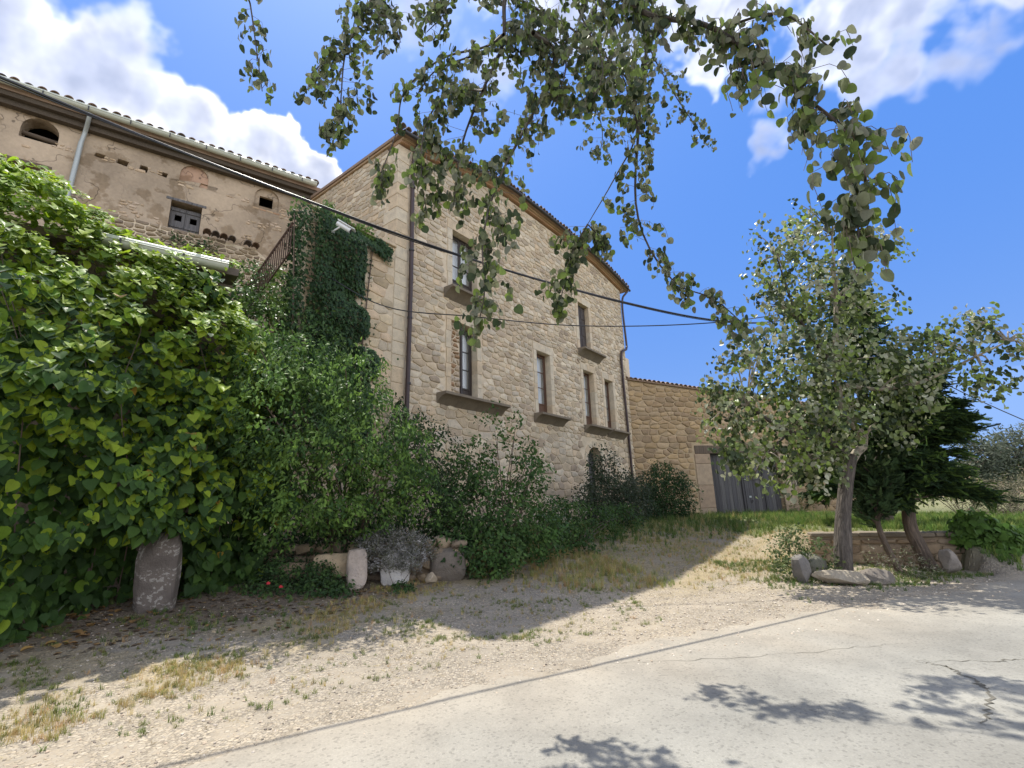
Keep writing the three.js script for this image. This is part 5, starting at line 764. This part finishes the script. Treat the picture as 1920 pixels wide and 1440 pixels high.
// ---------------------------------------------------------------- the near poplar whose boughs hang into the view
{
  const T = [3.4, 0, 2.2], t = thing('overhanging_poplar', 'large poplar standing off the road, its leafy boughs hanging across the sky', 'tree', T), rel = (p) => [p[0] - T[0], p[1] - T[1], p[2] - T[2]], r = rngOf(501);
  part('trunk', limb([[3.4, -0.1, 2.2], [3.35, 2, 2.1], [3.1, 4.5, 1.5], [2.6, 7.2, 0.2], [2.2, 9.6, -1.6]].map(rel), 0.34, 0.2, 40, 14, 0.08, 3), M.bark, t);
  const B = {
    a: [[[2.3, 9.2, -1.3], [-0.4, 10.4, -4.2], [-3.75, 9.6, -5.2], [-3.3, 8.09, -5.0], [-3.09, 7.27, -4.9], [-2.89, 6.5, -4.8]], 0.05, 2, 0.17, 230],
    b: [[[1.2, 9.9, -2.8], [-0.9, 10.3, -5.0], [-1.69, 9.23, -5.4], [-1.82, 8.19, -5.2], [-1.99, 7.34, -5.0], [-1.98, 6.5, -4.9], [-1.93, 5.75, -4.8]], 0.045, 2.4, 0.32, 470],
    b2: [[[-1.82, 8.19, -5.2], [-1.42, 7.75, -5.0], [-1.30, 7.4, -5.0]], 0.012, 0, 0.2, 60], b3: [[[-1.99, 7.34, -5.0], [-2.32, 6.9, -4.9], [-2.4, 6.6, -4.9]], 0.012, 0, 0.13, 45],
    c: [[[1.6, 9.7, -2.3], [0.4, 10.2, -4.5], [0.13, 9.08, -5.2], [0.04, 8.18, -5.1], [0.01, 7.47, -5.1], [-0.26, 6.62, -5.0], [-0.5, 5.92, -5.0], [-0.61, 4.95, -4.9]], 0.075, 3.4, 0.35, 350],
    d: [[[0.01, 7.47, -5.1], [0.4, 7.51, -5.0], [0.76, 6.85, -4.8], [0.6, 6.16, -4.8]], 0.025, 0, 0.36, 290],
    e: [[[0.4, 7.5, -5.0], [0.65, 7.05, -4.9], [0.49, 6.49, -4.9], [0.17, 5.73, -4.8], [-0.09, 5.17, -4.8], [-0.27, 4.37, -4.7], [-0.26, 3.76, -4.7], [-0.34, 3.36, -4.7]], 0.03, 0.6, 0.24, 300],
    f: [[[0.02, 7.6, -5.1], [-0.26, 7.51, -5.2], [-0.78, 7.24, -5.1], [-1.25, 6.75, -5.1], [-1.32, 6.03, -5.0], [-1.52, 5.35, -5.0]], 0.022, 0.6, 0.07, 16], f2: [[[-1.45, 5.6, -5.0], [-1.5, 5.35, -5.0], [-1.45, 5.2, -5.0]], 0.008, 0, 0.12, 34],
    g: [[[-0.26, 6.62, -5], [-0.7, 6.6, -5.0], [-0.95, 6.17, -5.0], [-0.98, 5.34, -4.9], [-0.91, 4.85, -4.9]], 0.016, 0.3, 0.22, 190],
    g2: [[[-0.3, 7.3, -5.1], [-0.85, 7.0, -5.05], [-1.1, 6.55, -5.0]], 0.016, 0, 0.22, 90],
    h: [[[2.1, 10, -2.5], [1.4, 10.9, -5], [1.5, 10.09, -6.1], [1.78, 8.44, -6.0], [1.9, 6.8, -5.9], [1.5, 5.94, -5.8], [1.05, 5.15, -5.7]], 0.06, 2.6, 0.10, 40], h2: [[[1.05, 5.15, -5.7], [0.85, 4.8, -5.7], [0.74, 4.45, -5.7], [0.6, 3.95, -5.65]], 0.014, 0, 0.19, 120], h3: [[[1.05, 5.15, -5.7], [1.2, 4.95, -5.7], [1.3, 4.8, -5.7]], 0.01, 0, 0.15, 40],
    i: [[[2.3, 10, -2.4], [2.3, 10.6, -5], [2.06, 9.71, -6.0], [2.16, 8.31, -5.9], [1.9, 6.7, -5.9], [1.74, 5.36, -5.8], [1.9, 4.72, -5.8], [2.2, 4.28, -5.8], [2.56, 4.05, -5.7], [2.97, 3.6, -5.7]], 0.06, 4, 0.2, 380],
    j: [[[2.6, 10.5, -5], [2.73, 10.27, -7.4], [3.05, 8.81, -7.3], [3.3, 8.02, -7.2], [3.51, 7.5, -7.2]], 0.03, 2, 0.22, 150], j2: [[[2.0, 10.6, -5], [1.61, 9.78, -7.6], [1.77, 8.11, -7.5], [1.61, 7.4, -7.4]], 0.03, 2, 0.3, 150],
    k: [[[2.4, 8.2, -0.6], [1.2, 7.6, -2.6], [0.9, 6.7, -3.5], [1.26, 5.95, -3.5], [1.76, 5.51, -3.3], [2.06, 5.05, -3.2], [2.26, 4.6, -3.1], [2.49, 4.24, -3.05], [2.55, 3.83, -3.0], [2.42, 3.5, -3.0], [2.38, 3.2, -3.0]], 0.05, 3.6, 0.19, 440], k2: [[[1.81, 5.5, -3.3], [1.99, 5.2, -3.25], [1.9, 4.85, -3.2]], 0.012, 0, 0.1, 30], k3: [[[1.9, 5.5, -3.3], [2.3, 5.5, -3.2], [2.6, 5.0, -3.1]], 0.012, 0, 0.12, 42],
    l: [[[1.0, 7.6, -3.2], [0.6, 7.9, -4.2], [0.89, 6.89, -4.3], [1.08, 6.15, -4.3], [0.86, 5.6, -4.3]], 0.025, 0.8, 0.27, 170],
    m: [[[0.2, 9.4, -4.6], [-0.47, 8.5, -4.8], [-0.74, 7.57, -4.8], [-0.93, 7.32, -4.8]], 0.02, 1, 0.26, 130],
    n: [[[0.3, 9.9, -4.8], [-0.07, 9.11, -5.5], [0.53, 8.36, -5.4], [1.03, 7.96, -5.4], [1.6, 7.03, -5.3], [1.58, 6.45, -5.3]], 0.035, 1, 0.33, 300],
    o: [[[1.9, 6.8, -5.9], [1.75, 7.3, -5.6], [1.3, 7.2, -5.2], [1.2, 6.6, -5.1]], 0.02, 0, 0.3, 150],
    // boughs beside and above the picture
    p: [[[2.4, 8.6, -0.8], [3.9, 9.6, -2.6], [4.6, 9.9, -3.8], [5.0, 9.8, -4.6]], 0.07, 0.6, 0.45, 300, 1], q: [[[2.5, 8.2, -0.4], [4.2, 8.9, -1.4], [5.4, 9.0, -2.4], [6.0, 8.7, -3.0]], 0.07, 0.6, 0.5, 260, 1], s: [[[2.2, 9.4, -1.4], [1.4, 11.6, -3.0], [0.8, 12.6, -4.6]], 0.1, 0.5, 0.8, 260, 1], u: [[[2.7, 7.0, 0.3], [4.5, 7.6, 1.6], [6, 7.2, 2.6]], 0.09, 0.4, 0.8, 220, 1],
  };
  const all = [], twigs = []; const colsL = [[0.18, 0.205, 0.105], [0.14, 0.165, 0.075], [0.23, 0.245, 0.15], [0.17, 0.24, 0.055], [0.035, 0.055, 0.022], [0.05, 0.075, 0.03], [0.17, 0.24, 0.055], [0.22, 0.23, 0.17]];
  const FAR = 1.16;                                                            // the boughs over the verge stand this much farther out than first set
  for (const [key, [p0, r0, skip0, wide0, n, off]] of Object.entries(B)) {
    const f = off || key[0] === 'k' ? 1 : FAR, pts = p0.map(([x, y, z], i) => i === 0 && skip0 ? [x, y, z] : [x * f, 1.6 + (y - 1.6) * f, z * f]), wide = wide0 * f, skipLen = skip0 * f;
    part('bough', limb(pts.map(rel), r0, Math.min(0.006, r0), 48, 7, 0.06, 9), M.bark, t);
    const cv = spline(pts), len = cv.getLength(), from = off ? 0.3 : Math.min(0.75, skipLen / len);
    const nt = Math.max(8, Math.round(n / 3.9));
    for (let i = 0; i < nt; i++) {
      const q = from + (1 - from) * ((i + r()) / nt), p = cv.getPointAt(Math.min(q, 1)), a = r() * 6.283, w = wide * 1.1 * Math.sqrt(r()) * (q > 0.93 ? 0.6 : 1) * (r() < 0.18 ? 1.7 : 1), s = p.clone().add(V(Math.cos(a) * w, gauss(r) * 0.08 + 0.05, Math.sin(a) * w * 0.8)), L = 0.14 + 0.24 * r(), e = s.clone().add(V(gauss(r) * 0.1, -L, gauss(r) * 0.1));
      twigs.push(limb([[p.x, p.y, p.z], [s.x, s.y, s.z], [e.x, e.y, e.z]].map(rel), 0.0035, 0.0018, 6, 4));
      const m = 8 + Math.floor(r() * 4);
      for (let k = 0; k < m; k++) {
        const q0 = k / m, o = (q0 < 0.3 ? p.clone().lerp(s, 0.4 + q0 * 2) : s.clone().lerp(e, (q0 - 0.3) / 0.7)).add(V(gauss(r) * 0.055, gauss(r) * 0.03 - 0.02, gauss(r) * 0.055)), h = r() * 6.283;
        all.push([leafMatrix(V(...rel([o.x, o.y, o.z])), V(Math.cos(h + 1) * 0.55, -1 + 0.5 * r(), Math.sin(h + 1) * 0.55), V(Math.cos(h), 0.35 * gauss(r), Math.sin(h)), (0.056 + 0.058 * r()) * (f > 1 ? 1.06 : 0.86)), colsL[Math.floor(r() * colsL.length)], o.distanceTo(camera.position) + (off ? 50 : 0), 0.85 + 0.3 * r()]);
      }
    }
  }
  part('twigs', merge(twigs), M.twig, t).userData.kind = 'stuff';
  all.sort((a, b) => a[2] - b[2]);
  const mat = leafMat(0.45, 0.15), own = colsL.map((c) => { const m = mat.clone(); m.color = lin(...c); return m; });
  all.slice(0, 300).forEach(([m, c], i) => { const o = part('leaf', i % 3 ? POPLAR : POPLAR2, own[colsL.indexOf(c)], t); o.applyMatrix4(m); });
  const rest = all.slice(300); for (const k of [0, 1]) { const l = rest.filter((_, i) => (i % 3 > 0) === !!k); copies('foliage', k ? POPLAR : POPLAR2, mat, l.map((a) => a[0]), l.map((a) => lin(...a[1].map((q) => q * a[3]))), t); }
}

// ---------------------------------------------------------------- rocks, blocks and low walls
function rock(w, h, d, seed, detail = 3, rough = 0.3, square = 0) {
  const cr = rngOf(seed * 31), cuts = Array.from({ length: 13 }, () => [dirOf(cr), 0.62 + 0.3 * cr() + 0.42 * square]);
  const g = mergeVertices(new THREE.IcosahedronGeometry(1, detail).deleteAttribute('normal').deleteAttribute('uv')), p = g.attributes.position, v = V();
  for (let i = 0; i < p.count; i++) { v.fromBufferAttribute(p, i); if (square) { const m = Math.max(Math.abs(v.x), Math.abs(v.y), Math.abs(v.z)); v.multiplyScalar(mix(1, 1 / m, square)); } for (const [n, d] of cuts) { const o = v.dot(n) - d; if (o > 0) v.addScaledVector(n, -o); } const f = 1 + rough * 0.6 * (fbm3(v.x * 1.9 + seed, v.y * 1.9, v.z * 1.9, 5) - 0.5) * 2; p.setXYZ(i, v.x * f * w / 2, v.y * f * h / 2 + h / 2, v.z * f * d / 2); }
  g.setAttribute('uv', new THREE.Float32BufferAttribute(Array.from({ length: p.count }, (_, i) => [p.getX(i) + p.getZ(i) * 0.6, p.getY(i) + p.getZ(i) * 0.5]).flat(), 2));
  return toCreasedNormals(g, 0.42);
}
const rockMat = (r, g, b) => std({ color: lin(r, g, b), map: stoneTex, bumpMap: stoneBump, bumpScale: 0.02 });
const lichenTex = texture(512, 0.8, true, (u, v) => { const a = tfbm(u, v, 5, 6, 900), b = tfbm(u, v, 26, 4, 930), s = sstep(0.56, 0.62, b) * sstep(0.47, 0.58, a), k = 0.55 + 0.5 * a; return [mix(k * 0.52, 0.95, s), mix(k * 0.47, 0.95, s), mix(k * 0.44, 0.93, s)]; });
function setRock(name, label, geo, mat, x, z, turn = 0, sink = 0.05, tilt = 0, category = 'rock') { const m = single(name, geo, mat, label, category); m.position.set(x, groundY(x, z) - sink, z); m.rotation.set(0, turn, tilt); return m; }
setRock('standing_stone', 'upright grey stone slab with white lichen in front of the vine', rock(0.52, 1.14, 0.34, 3, 5, 0.14, 0.95), std({ color: lin(0.30, 0.275, 0.25), map: lichenTex, bumpMap: stoneBump, bumpScale: 0.02 }), -5.27, -7.6, 0.35, 0.08, 0.02, 'stone');
setRock('sandstone_block', 'flat tan sandstone block left of the upright white block', rock(0.72, 0.42, 0.4, 5, 4, 0.12, 0.75), rockMat(0.46, 0.36, 0.24), -3.3, -9.3, 0.3, -0.1, 0, 'stone');
setRock('upright_block', 'upright whitish stone block with reddish edge beside the cushion plant', rock(0.34, 0.72, 0.36, 8, 4, 0.12, 0.72), rockMat(0.44, 0.37, 0.32), -2.82, -9.12, 0.45, 0.06, 0.03, 'stone');
setRock('whitewashed_block', 'whitewashed stone block below the grey cushion plant', rock(0.52, 0.62, 0.4, 11, 4, 0.14, 0.7), rockMat(0.50, 0.48, 0.46), -2.25, -9.5, 0.4, 0.03, 0, 'stone');
setRock('dark_boulder', 'dark mossy boulder right of the cushion plant', rock(0.75, 0.66, 0.6, 14, 4, 0.25, 0.35), rockMat(0.17, 0.145, 0.12), -1.35, -10.05, 0.2, 0.05);
setRock('round_stone', 'small round tan stone on the verge below the dark boulder', rock(0.26, 0.22, 0.24, 17, 3, 0.2), rockMat(0.42, 0.35, 0.26), -1.62, -9.75, 0, 0.03);
setRock('tan_stone', 'tan stone perched at the top edge of the dark boulder', rock(0.3, 0.28, 0.28, 19, 3, 0.25, 0.3), rockMat(0.40, 0.33, 0.25), -1.52, -10.15, 0.6, -0.5);
setRock('buried_block', 'half-buried brown stone block at the left end of the sandstone blocks', rock(0.6, 0.36, 0.4, 23, 4, 0.15, 0.6), rockMat(0.33, 0.25, 0.17), -4.0, -9.15, 0.2, 0.0, 0, 'stone');
const rockMatA = rockMat(0.30, 0.23, 0.15), rockMatB = rockMat(0.36, 0.28, 0.19), rockMatC = rockMat(0.22, 0.17, 0.12);
{ // crumbling bank wall behind the blocks
  const w = thing('bank_wall', 'crumbling low bank wall of loose stones behind the white blocks', 'wall', [-2.9, groundY(-2.9, -9.7), -9.75], 0.12), r = rngOf(601);
  part('core', metric(new THREE.BoxGeometry(3.6, 0.75, 0.3).translate(0, 0.25, -0.25)), rockMat(0.2, 0.15, 0.1), w);
  for (let j = 0; j < 4; j++) for (let i = 0; i < 13; i++) { const g = rock(0.26 + 0.14 * r(), 0.16 + 0.08 * r(), 0.3, 610 + i * 7 + j, 2, 0.2, 0.5); const m = part('stone', g, [rockMatA, rockMatB, rockMatC][Math.floor(r() * 3)], w); m.position.set(-1.75 + i * 0.285 + (j % 2) * 0.12, -0.1 + j * 0.19, -0.08 + gauss(r) * 0.05); m.rotation.y = gauss(r) * 0.4; }
}
{
  const a = Math.atan2(-1.0, 2.7), w = thing('retaining_wall', 'low shaded stone retaining wall behind the poplar and cypress trunks', 'wall', [7.2, 0, -12.55], -a * -1), r = rngOf(621);
  w.rotation.y = Math.atan2(-1.0, 2.7);
  part('core', metric(new THREE.BoxGeometry(2.95, 0.95, 0.4).translate(1.45, 0.22, -0.12)), rockMat(0.30, 0.23, 0.15), w);
  const cells = rubble({ u0: -0.05, u1: 2.95, v0: -0.1, v1: 0.62, cw: 0.42, ch: 0.19, seed: 622, wild: 0.15 });
  for (const p of cells) { const g = stoneGeo(p, 0.014, 0.03 + 0.03 * r(), r, [[0.30, 0.22, 0.14], [0.25, 0.18, 0.12], [0.34, 0.26, 0.18]][Math.floor(r() * 3)], 0.03); if (g) part('stone', g.translate(0, 0, 0.085), M.stone, w); }  // stone tones darkened to stand in for shade from the trees
  for (let i = 0; i < 6; i++) part('coping_stone', box(0.49, 0.1, 0.52, 0.24 + i * 0.492, 0.71 + gauss(r) * 0.008, -0.1, 0.03), M.slab, w);
}
setRock('stone_stump', 'short rough grey stone post leaning left of the poplar trunk', rock(0.3, 0.56, 0.3, 31, 5, 0.2, 0.45), rockMat(0.16, 0.15, 0.14), 5.5, -10.05, 0.3, 0.06, 0.12, 'stone');
setRock('slab_rock', 'pale flat angular rock at the foot of the poplar', rock(1.0, 0.36, 0.6, 37, 5, 0.35, 0), rockMat(0.30, 0.26, 0.20), 6.02, -9.85, -0.3, 0.06, -0.08);
setRock('dark_rock', 'dark low rock to the right of the pale rock under the poplar', rock(0.8, 0.34, 0.55, 41, 5, 0.35, 0), rockMat(0.15, 0.13, 0.11), 6.75, -9.85, 0.1, 0.08);
setRock('mossy_rock', 'rough mossy rock behind the stone post left of the poplar', rock(0.55, 0.5, 0.5, 43, 3, 0.3, 0.2), rockMat(0.13, 0.13, 0.10), 5.98, -10.55, 0.4, 0.05);
setRock('pointed_boulder', 'pointed grey boulder beneath the cypress by the road edge', rock(0.46, 0.56, 0.4, 47, 5, 0.35, 0), rockMat(0.24, 0.21, 0.18), 8.95, -10.75, 0.5, 0.06, 0.2);

// ---------------------------------------------------------------- grasses, gravel and fallen leaves
const tuft = (seed, n, bend, wide) => { const r = rngOf(seed), P = []; for (let i = 0; i < n; i++) { const a = r() * 6.283, h = 0.55 + 0.45 * r(), b = bend * (0.3 + r()), x = gauss(r) * 0.22, z = gauss(r) * 0.22, c = Math.cos(a), s = Math.sin(a), px = -s * wide, pz = c * wide, mx = x + c * b * 0.35, mz = z + s * b * 0.35, tx = x + c * b, tz = z + s * b; P.push(x - px, 0, z - pz, x + px, 0, z + pz, mx + px * 0.7, h * 0.55, mz + pz * 0.7, x - px, 0, z - pz, mx + px * 0.7, h * 0.55, mz + pz * 0.7, mx - px * 0.7, h * 0.55, mz - pz * 0.7, mx - px * 0.7, h * 0.55, mz - pz * 0.7, mx + px * 0.7, h * 0.55, mz + pz * 0.7, tx, h, tz); } const g = new THREE.BufferGeometry(); g.setAttribute('position', new THREE.Float32BufferAttribute(P, 3)); g.computeVertexNormals(); return g; };
const T1 = tuft(1, 14, 0.5, 0.022), T2 = tuft(2, 12, 0.75, 0.03);
function scatter(n, seed, area, chance, size, colors) {
  const r = rngOf(seed), m = [], c = []; let tries = 0, e = new THREE.Euler(), q = new THREE.Quaternion();
  while (m.length < n && tries++ < n * 30) { const x = mix(area[0], area[1], r()), z = mix(area[2], area[3], r()), [s0, t] = roadST(x, z), s = s0 - edgeAt(t), w = chance(s, t, x, z); if (r() > w) continue; const k = size(r, s, t); q.setFromEuler(e.set(gauss(r) * 0.1, r() * 6.283, gauss(r) * 0.1)); m.push(M4().compose(V(x, groundY(x, z) - 0.005, z), q, V(k[0], k[1], k[0]))); c.push(shade(r, colors)); }
  return [m, c];
}
function cover(name, label, category, geo, mat, sets) { const m = sets.flatMap((s) => s[0]), c = sets.flatMap((s) => s[1]), o = copies(name, geo, mat, m, c, scene); Object.assign(o.userData, { label, category, kind: 'stuff' }); return o; }
const clumpy = (x, z, f, lo, hi, k = 0) => sstep(lo, hi, fbm3(x * f, 4.4 + k, z * f, 4));
const inWall = (x, z) => { const a = (x - 7.2) * 0.9375 + (z + 12.55) * 0.347, b = (x - 7.2) * 0.347 - (z + 12.55) * 0.9375; return a > -0.1 && a < 2.95 && b > -0.25 && b < 0.5; };
const STRAW = [[0.46, 0.36, 0.15], [0.40, 0.30, 0.13], [0.52, 0.42, 0.20], [0.36, 0.31, 0.10], [0.44, 0.28, 0.14]], FRESH = [[0.085, 0.15, 0.035], [0.11, 0.18, 0.04], [0.07, 0.12, 0.03], [0.15, 0.2, 0.06]];
const grassMat = leafMat(0.3, 0);
cover('dry_grass', 'dry straw-coloured grass tufts along the verge and up the ramp', 'grass', T1, grassMat, [
  scatter(1900, 701, [-5, 3, -12, -4], (s, t, x, z) => { const c = 2.2 + 0.72 * (t + 0.5), d = Math.abs(s - c); return t < 5 && s > 1.0 ? (1 - sstep(0.25, 0.9, d)) * clumpy(x, z, 1.6, 0.42, 0.62) * 0.9 + 0.025 * (s > 0.8 && s < 4 ? 1 : 0) : 0; }, (r) => { const k = 0.035 + 0.05 * r(); return [k * 1.2, k * (0.8 + 1.2 * r() * r())]; }, [...STRAW, [0.32, 0.30, 0.10], [0.26, 0.27, 0.085]]),
  scatter(2600, 703, [-6.5, 5, -12, -3.5], (s, t) => s > 0.5 && s < 6 ? 0.5 : 0, (r) => { const k = 0.035 + 0.05 * r(); return [k * 1.5, k * 0.22]; }, [[0.42, 0.34, 0.2], [0.3, 0.24, 0.15], [0.5, 0.43, 0.27], [0.2, 0.16, 0.1]]),
  scatter(9500, 702, [-1, 13, -24, -8], (s, t, x, z) => inWall(x, z) ? 0 : t > 4 && t < 14 && s > 2.0 ? sstep(2.0, 4.2, s + (fbm3(x, 2, z, 3) - 0.5) * 2.5) * (0.35 + 0.65 * clumpy(x, z, 0.9, 0.4, 0.6)) * (t > 5 || s > 4.5 ? 1 : 0.2) * (t > 7.5 ? 0.8 : 1) : 0, (r, s, t) => { const k = (0.06 + 0.08 * r()) * (t > 7.5 ? 0.55 : 0.9); return [k * 1.2, k * (0.9 + 1.2 * r())]; }, [...STRAW, [0.30, 0.30, 0.10], [0.24, 0.27, 0.08], [0.20, 0.25, 0.07], [0.34, 0.34, 0.12]]),
]);
cover('green_grass', 'fresh green grass by the shrubs, the gate and the right roadside', 'grass', T2, grassMat, [
  scatter(4200, 711, [0, 14, -26, -11], (s, t, x, z) => inWall(x, z) ? 0 : t > 3.2 && s > 5.0 ? sstep(5.2, 8, s + (fbm3(x * 0.8, 6, z * 0.8, 3) - 0.5) * 2) * 0.8 * (t < 10 ? 1 : 0.8) : 0, (r) => { const k = 0.09 + 0.16 * r() * r() + 0.04 * r(); return [k, k * (0.8 + 1.2 * r())]; }, [...FRESH, ...FRESH, [0.24, 0.24, 0.08], [0.36, 0.30, 0.13]]),
  scatter(1700, 712, [-6, 2, -11.5, -3.2], (s, t, x, z) => s > 0.7 && s < 4.6 ? 0.5 * clumpy(x, z, 1.5, 0.53, 0.66, 3) + 0.04 : 0, (r) => { const k = 0.03 + 0.045 * r(); return [k * 1.5, k]; }, [[0.12, 0.17, 0.04], [0.16, 0.19, 0.055], [0.2, 0.2, 0.07]]),
  scatter(2400, 713, [4.5, 12, -12.4, -8.2], (s, t, x, z) => inWall(x, z) ? 0 : s > 0.35 && t > 7.5 ? sstep(0.3, 0.9, s) * clumpy(x, z, 1.2, 0.4, 0.6, 5) * 0.8 : 0, (r) => { const k = 0.04 + 0.05 * r(); return [k * 1.2, k * 1.2]; }, [...FRESH, [0.2, 0.2, 0.07]]),
  scatter(4200, 714, [9.8, 24, -22, -8.5], (s, t, x, z) => inWall(x, z) ? 0 : t > 12.6 && s > 0.15 ? 0.85 : 0, (r) => { const k = 0.1 + 0.14 * r(); return [k, k * 1.3]; }, [[0.12, 0.21, 0.04], [0.16, 0.25, 0.05], [0.22, 0.26, 0.07], [0.09, 0.17, 0.035]]),
  scatter(900, 715, [7, 16, -24, -12.3], (s, t, x, z) => inWall(x, z) ? 0 : 0.8, (r) => { const k = 0.1 + 0.1 * r(); return [k, k * 1.3]; }, [[0.17, 0.24, 0.05], [0.22, 0.26, 0.07]]),
  scatter(260, 716, [-7, -3, -9.4, -6], (s, t, x, z) => s > 3.2 ? 0.5 * clumpy(x, z, 1.4, 0.45, 0.6, 8) : 0, (r) => { const k = 0.06 + 0.07 * r(); return [k, k]; }, FRESH),
]);
{
  const pebble = rock(1, 0.62, 0.85, 71, 1, 0.3);
  cover('gravel', 'loose pale gravel scattered over the verge and road edge', 'gravel', pebble, std({ map: stoneTex, roughness: 0.95 }), [
    scatter(15000, 721, [-7, 4.5, -10, -2.4], (s, t) => s > -0.7 && s < 5 ? (s < 0 ? 0.12 * sstep(-0.7, 0, s) : s < 3.2 ? 0.75 : 0.35) : 0, (r) => { const k = 0.006 + 0.02 * r() ** 4 + 0.006 * r(); return [k, k]; }, [[0.42, 0.36, 0.29], [0.35, 0.30, 0.23], [0.52, 0.46, 0.39], [0.25, 0.21, 0.17], [0.44, 0.35, 0.26]]),
    scatter(2600, 722, [1, 9, -10.5, -5], (s, t) => s > -0.6 && s < 2.4 ? 0.6 : 0, (r) => { const k = 0.008 + 0.03 * r() ** 4 + 0.008 * r(); return [k, k]; }, [[0.50, 0.43, 0.35], [0.42, 0.35, 0.27], [0.58, 0.52, 0.44]]),
    scatter(320, 723, [-3, 8, -8, -2.6], (s) => s < -0.3 && s > -4 ? 0.5 : 0, (r) => { const k = 0.004 + 0.009 * r() ** 2; return [k, k]; }, [[0.40, 0.35, 0.28], [0.25, 0.21, 0.17], [0.55, 0.5, 0.42]]),
  ]);
  cover('leaf_litter', 'curled brown dead leaves and twigs at the foot of the vine and shrubs', 'fallen leaves', BROAD2.clone().rotateX(-Math.PI / 2 + 0.25).translate(0, 0.12, 0), leafMat(0.15, 0), [
    scatter(1500, 731, [-7.6, -2, -10, -5], (s, t) => s > 3.0 && s < 6.2 && t < 4 ? sstep(2.8, 4.2, s - 0.3 * Math.max(t, 0)) : 0, (r) => { const k = 0.03 + 0.05 * r(); return [k, k]; }, [[0.17, 0.10, 0.05], [0.24, 0.15, 0.07], [0.12, 0.085, 0.06], [0.20, 0.17, 0.13]]),
    scatter(90, 732, [-7.4, -5, -8.6, -5.4], (s) => s > 3.6 ? 0.8 : 0, (r) => { const k = 0.06 + 0.06 * r(); return [k, k * 1.4]; }, [[0.26, 0.15, 0.06], [0.34, 0.21, 0.07], [0.2, 0.11, 0.05]]),
  ]);
}
scene.traverse((o) => { if (o.isMesh) { o.castShadow = true; o.receiveShadow = true; } });
renderer.render(scene, camera);
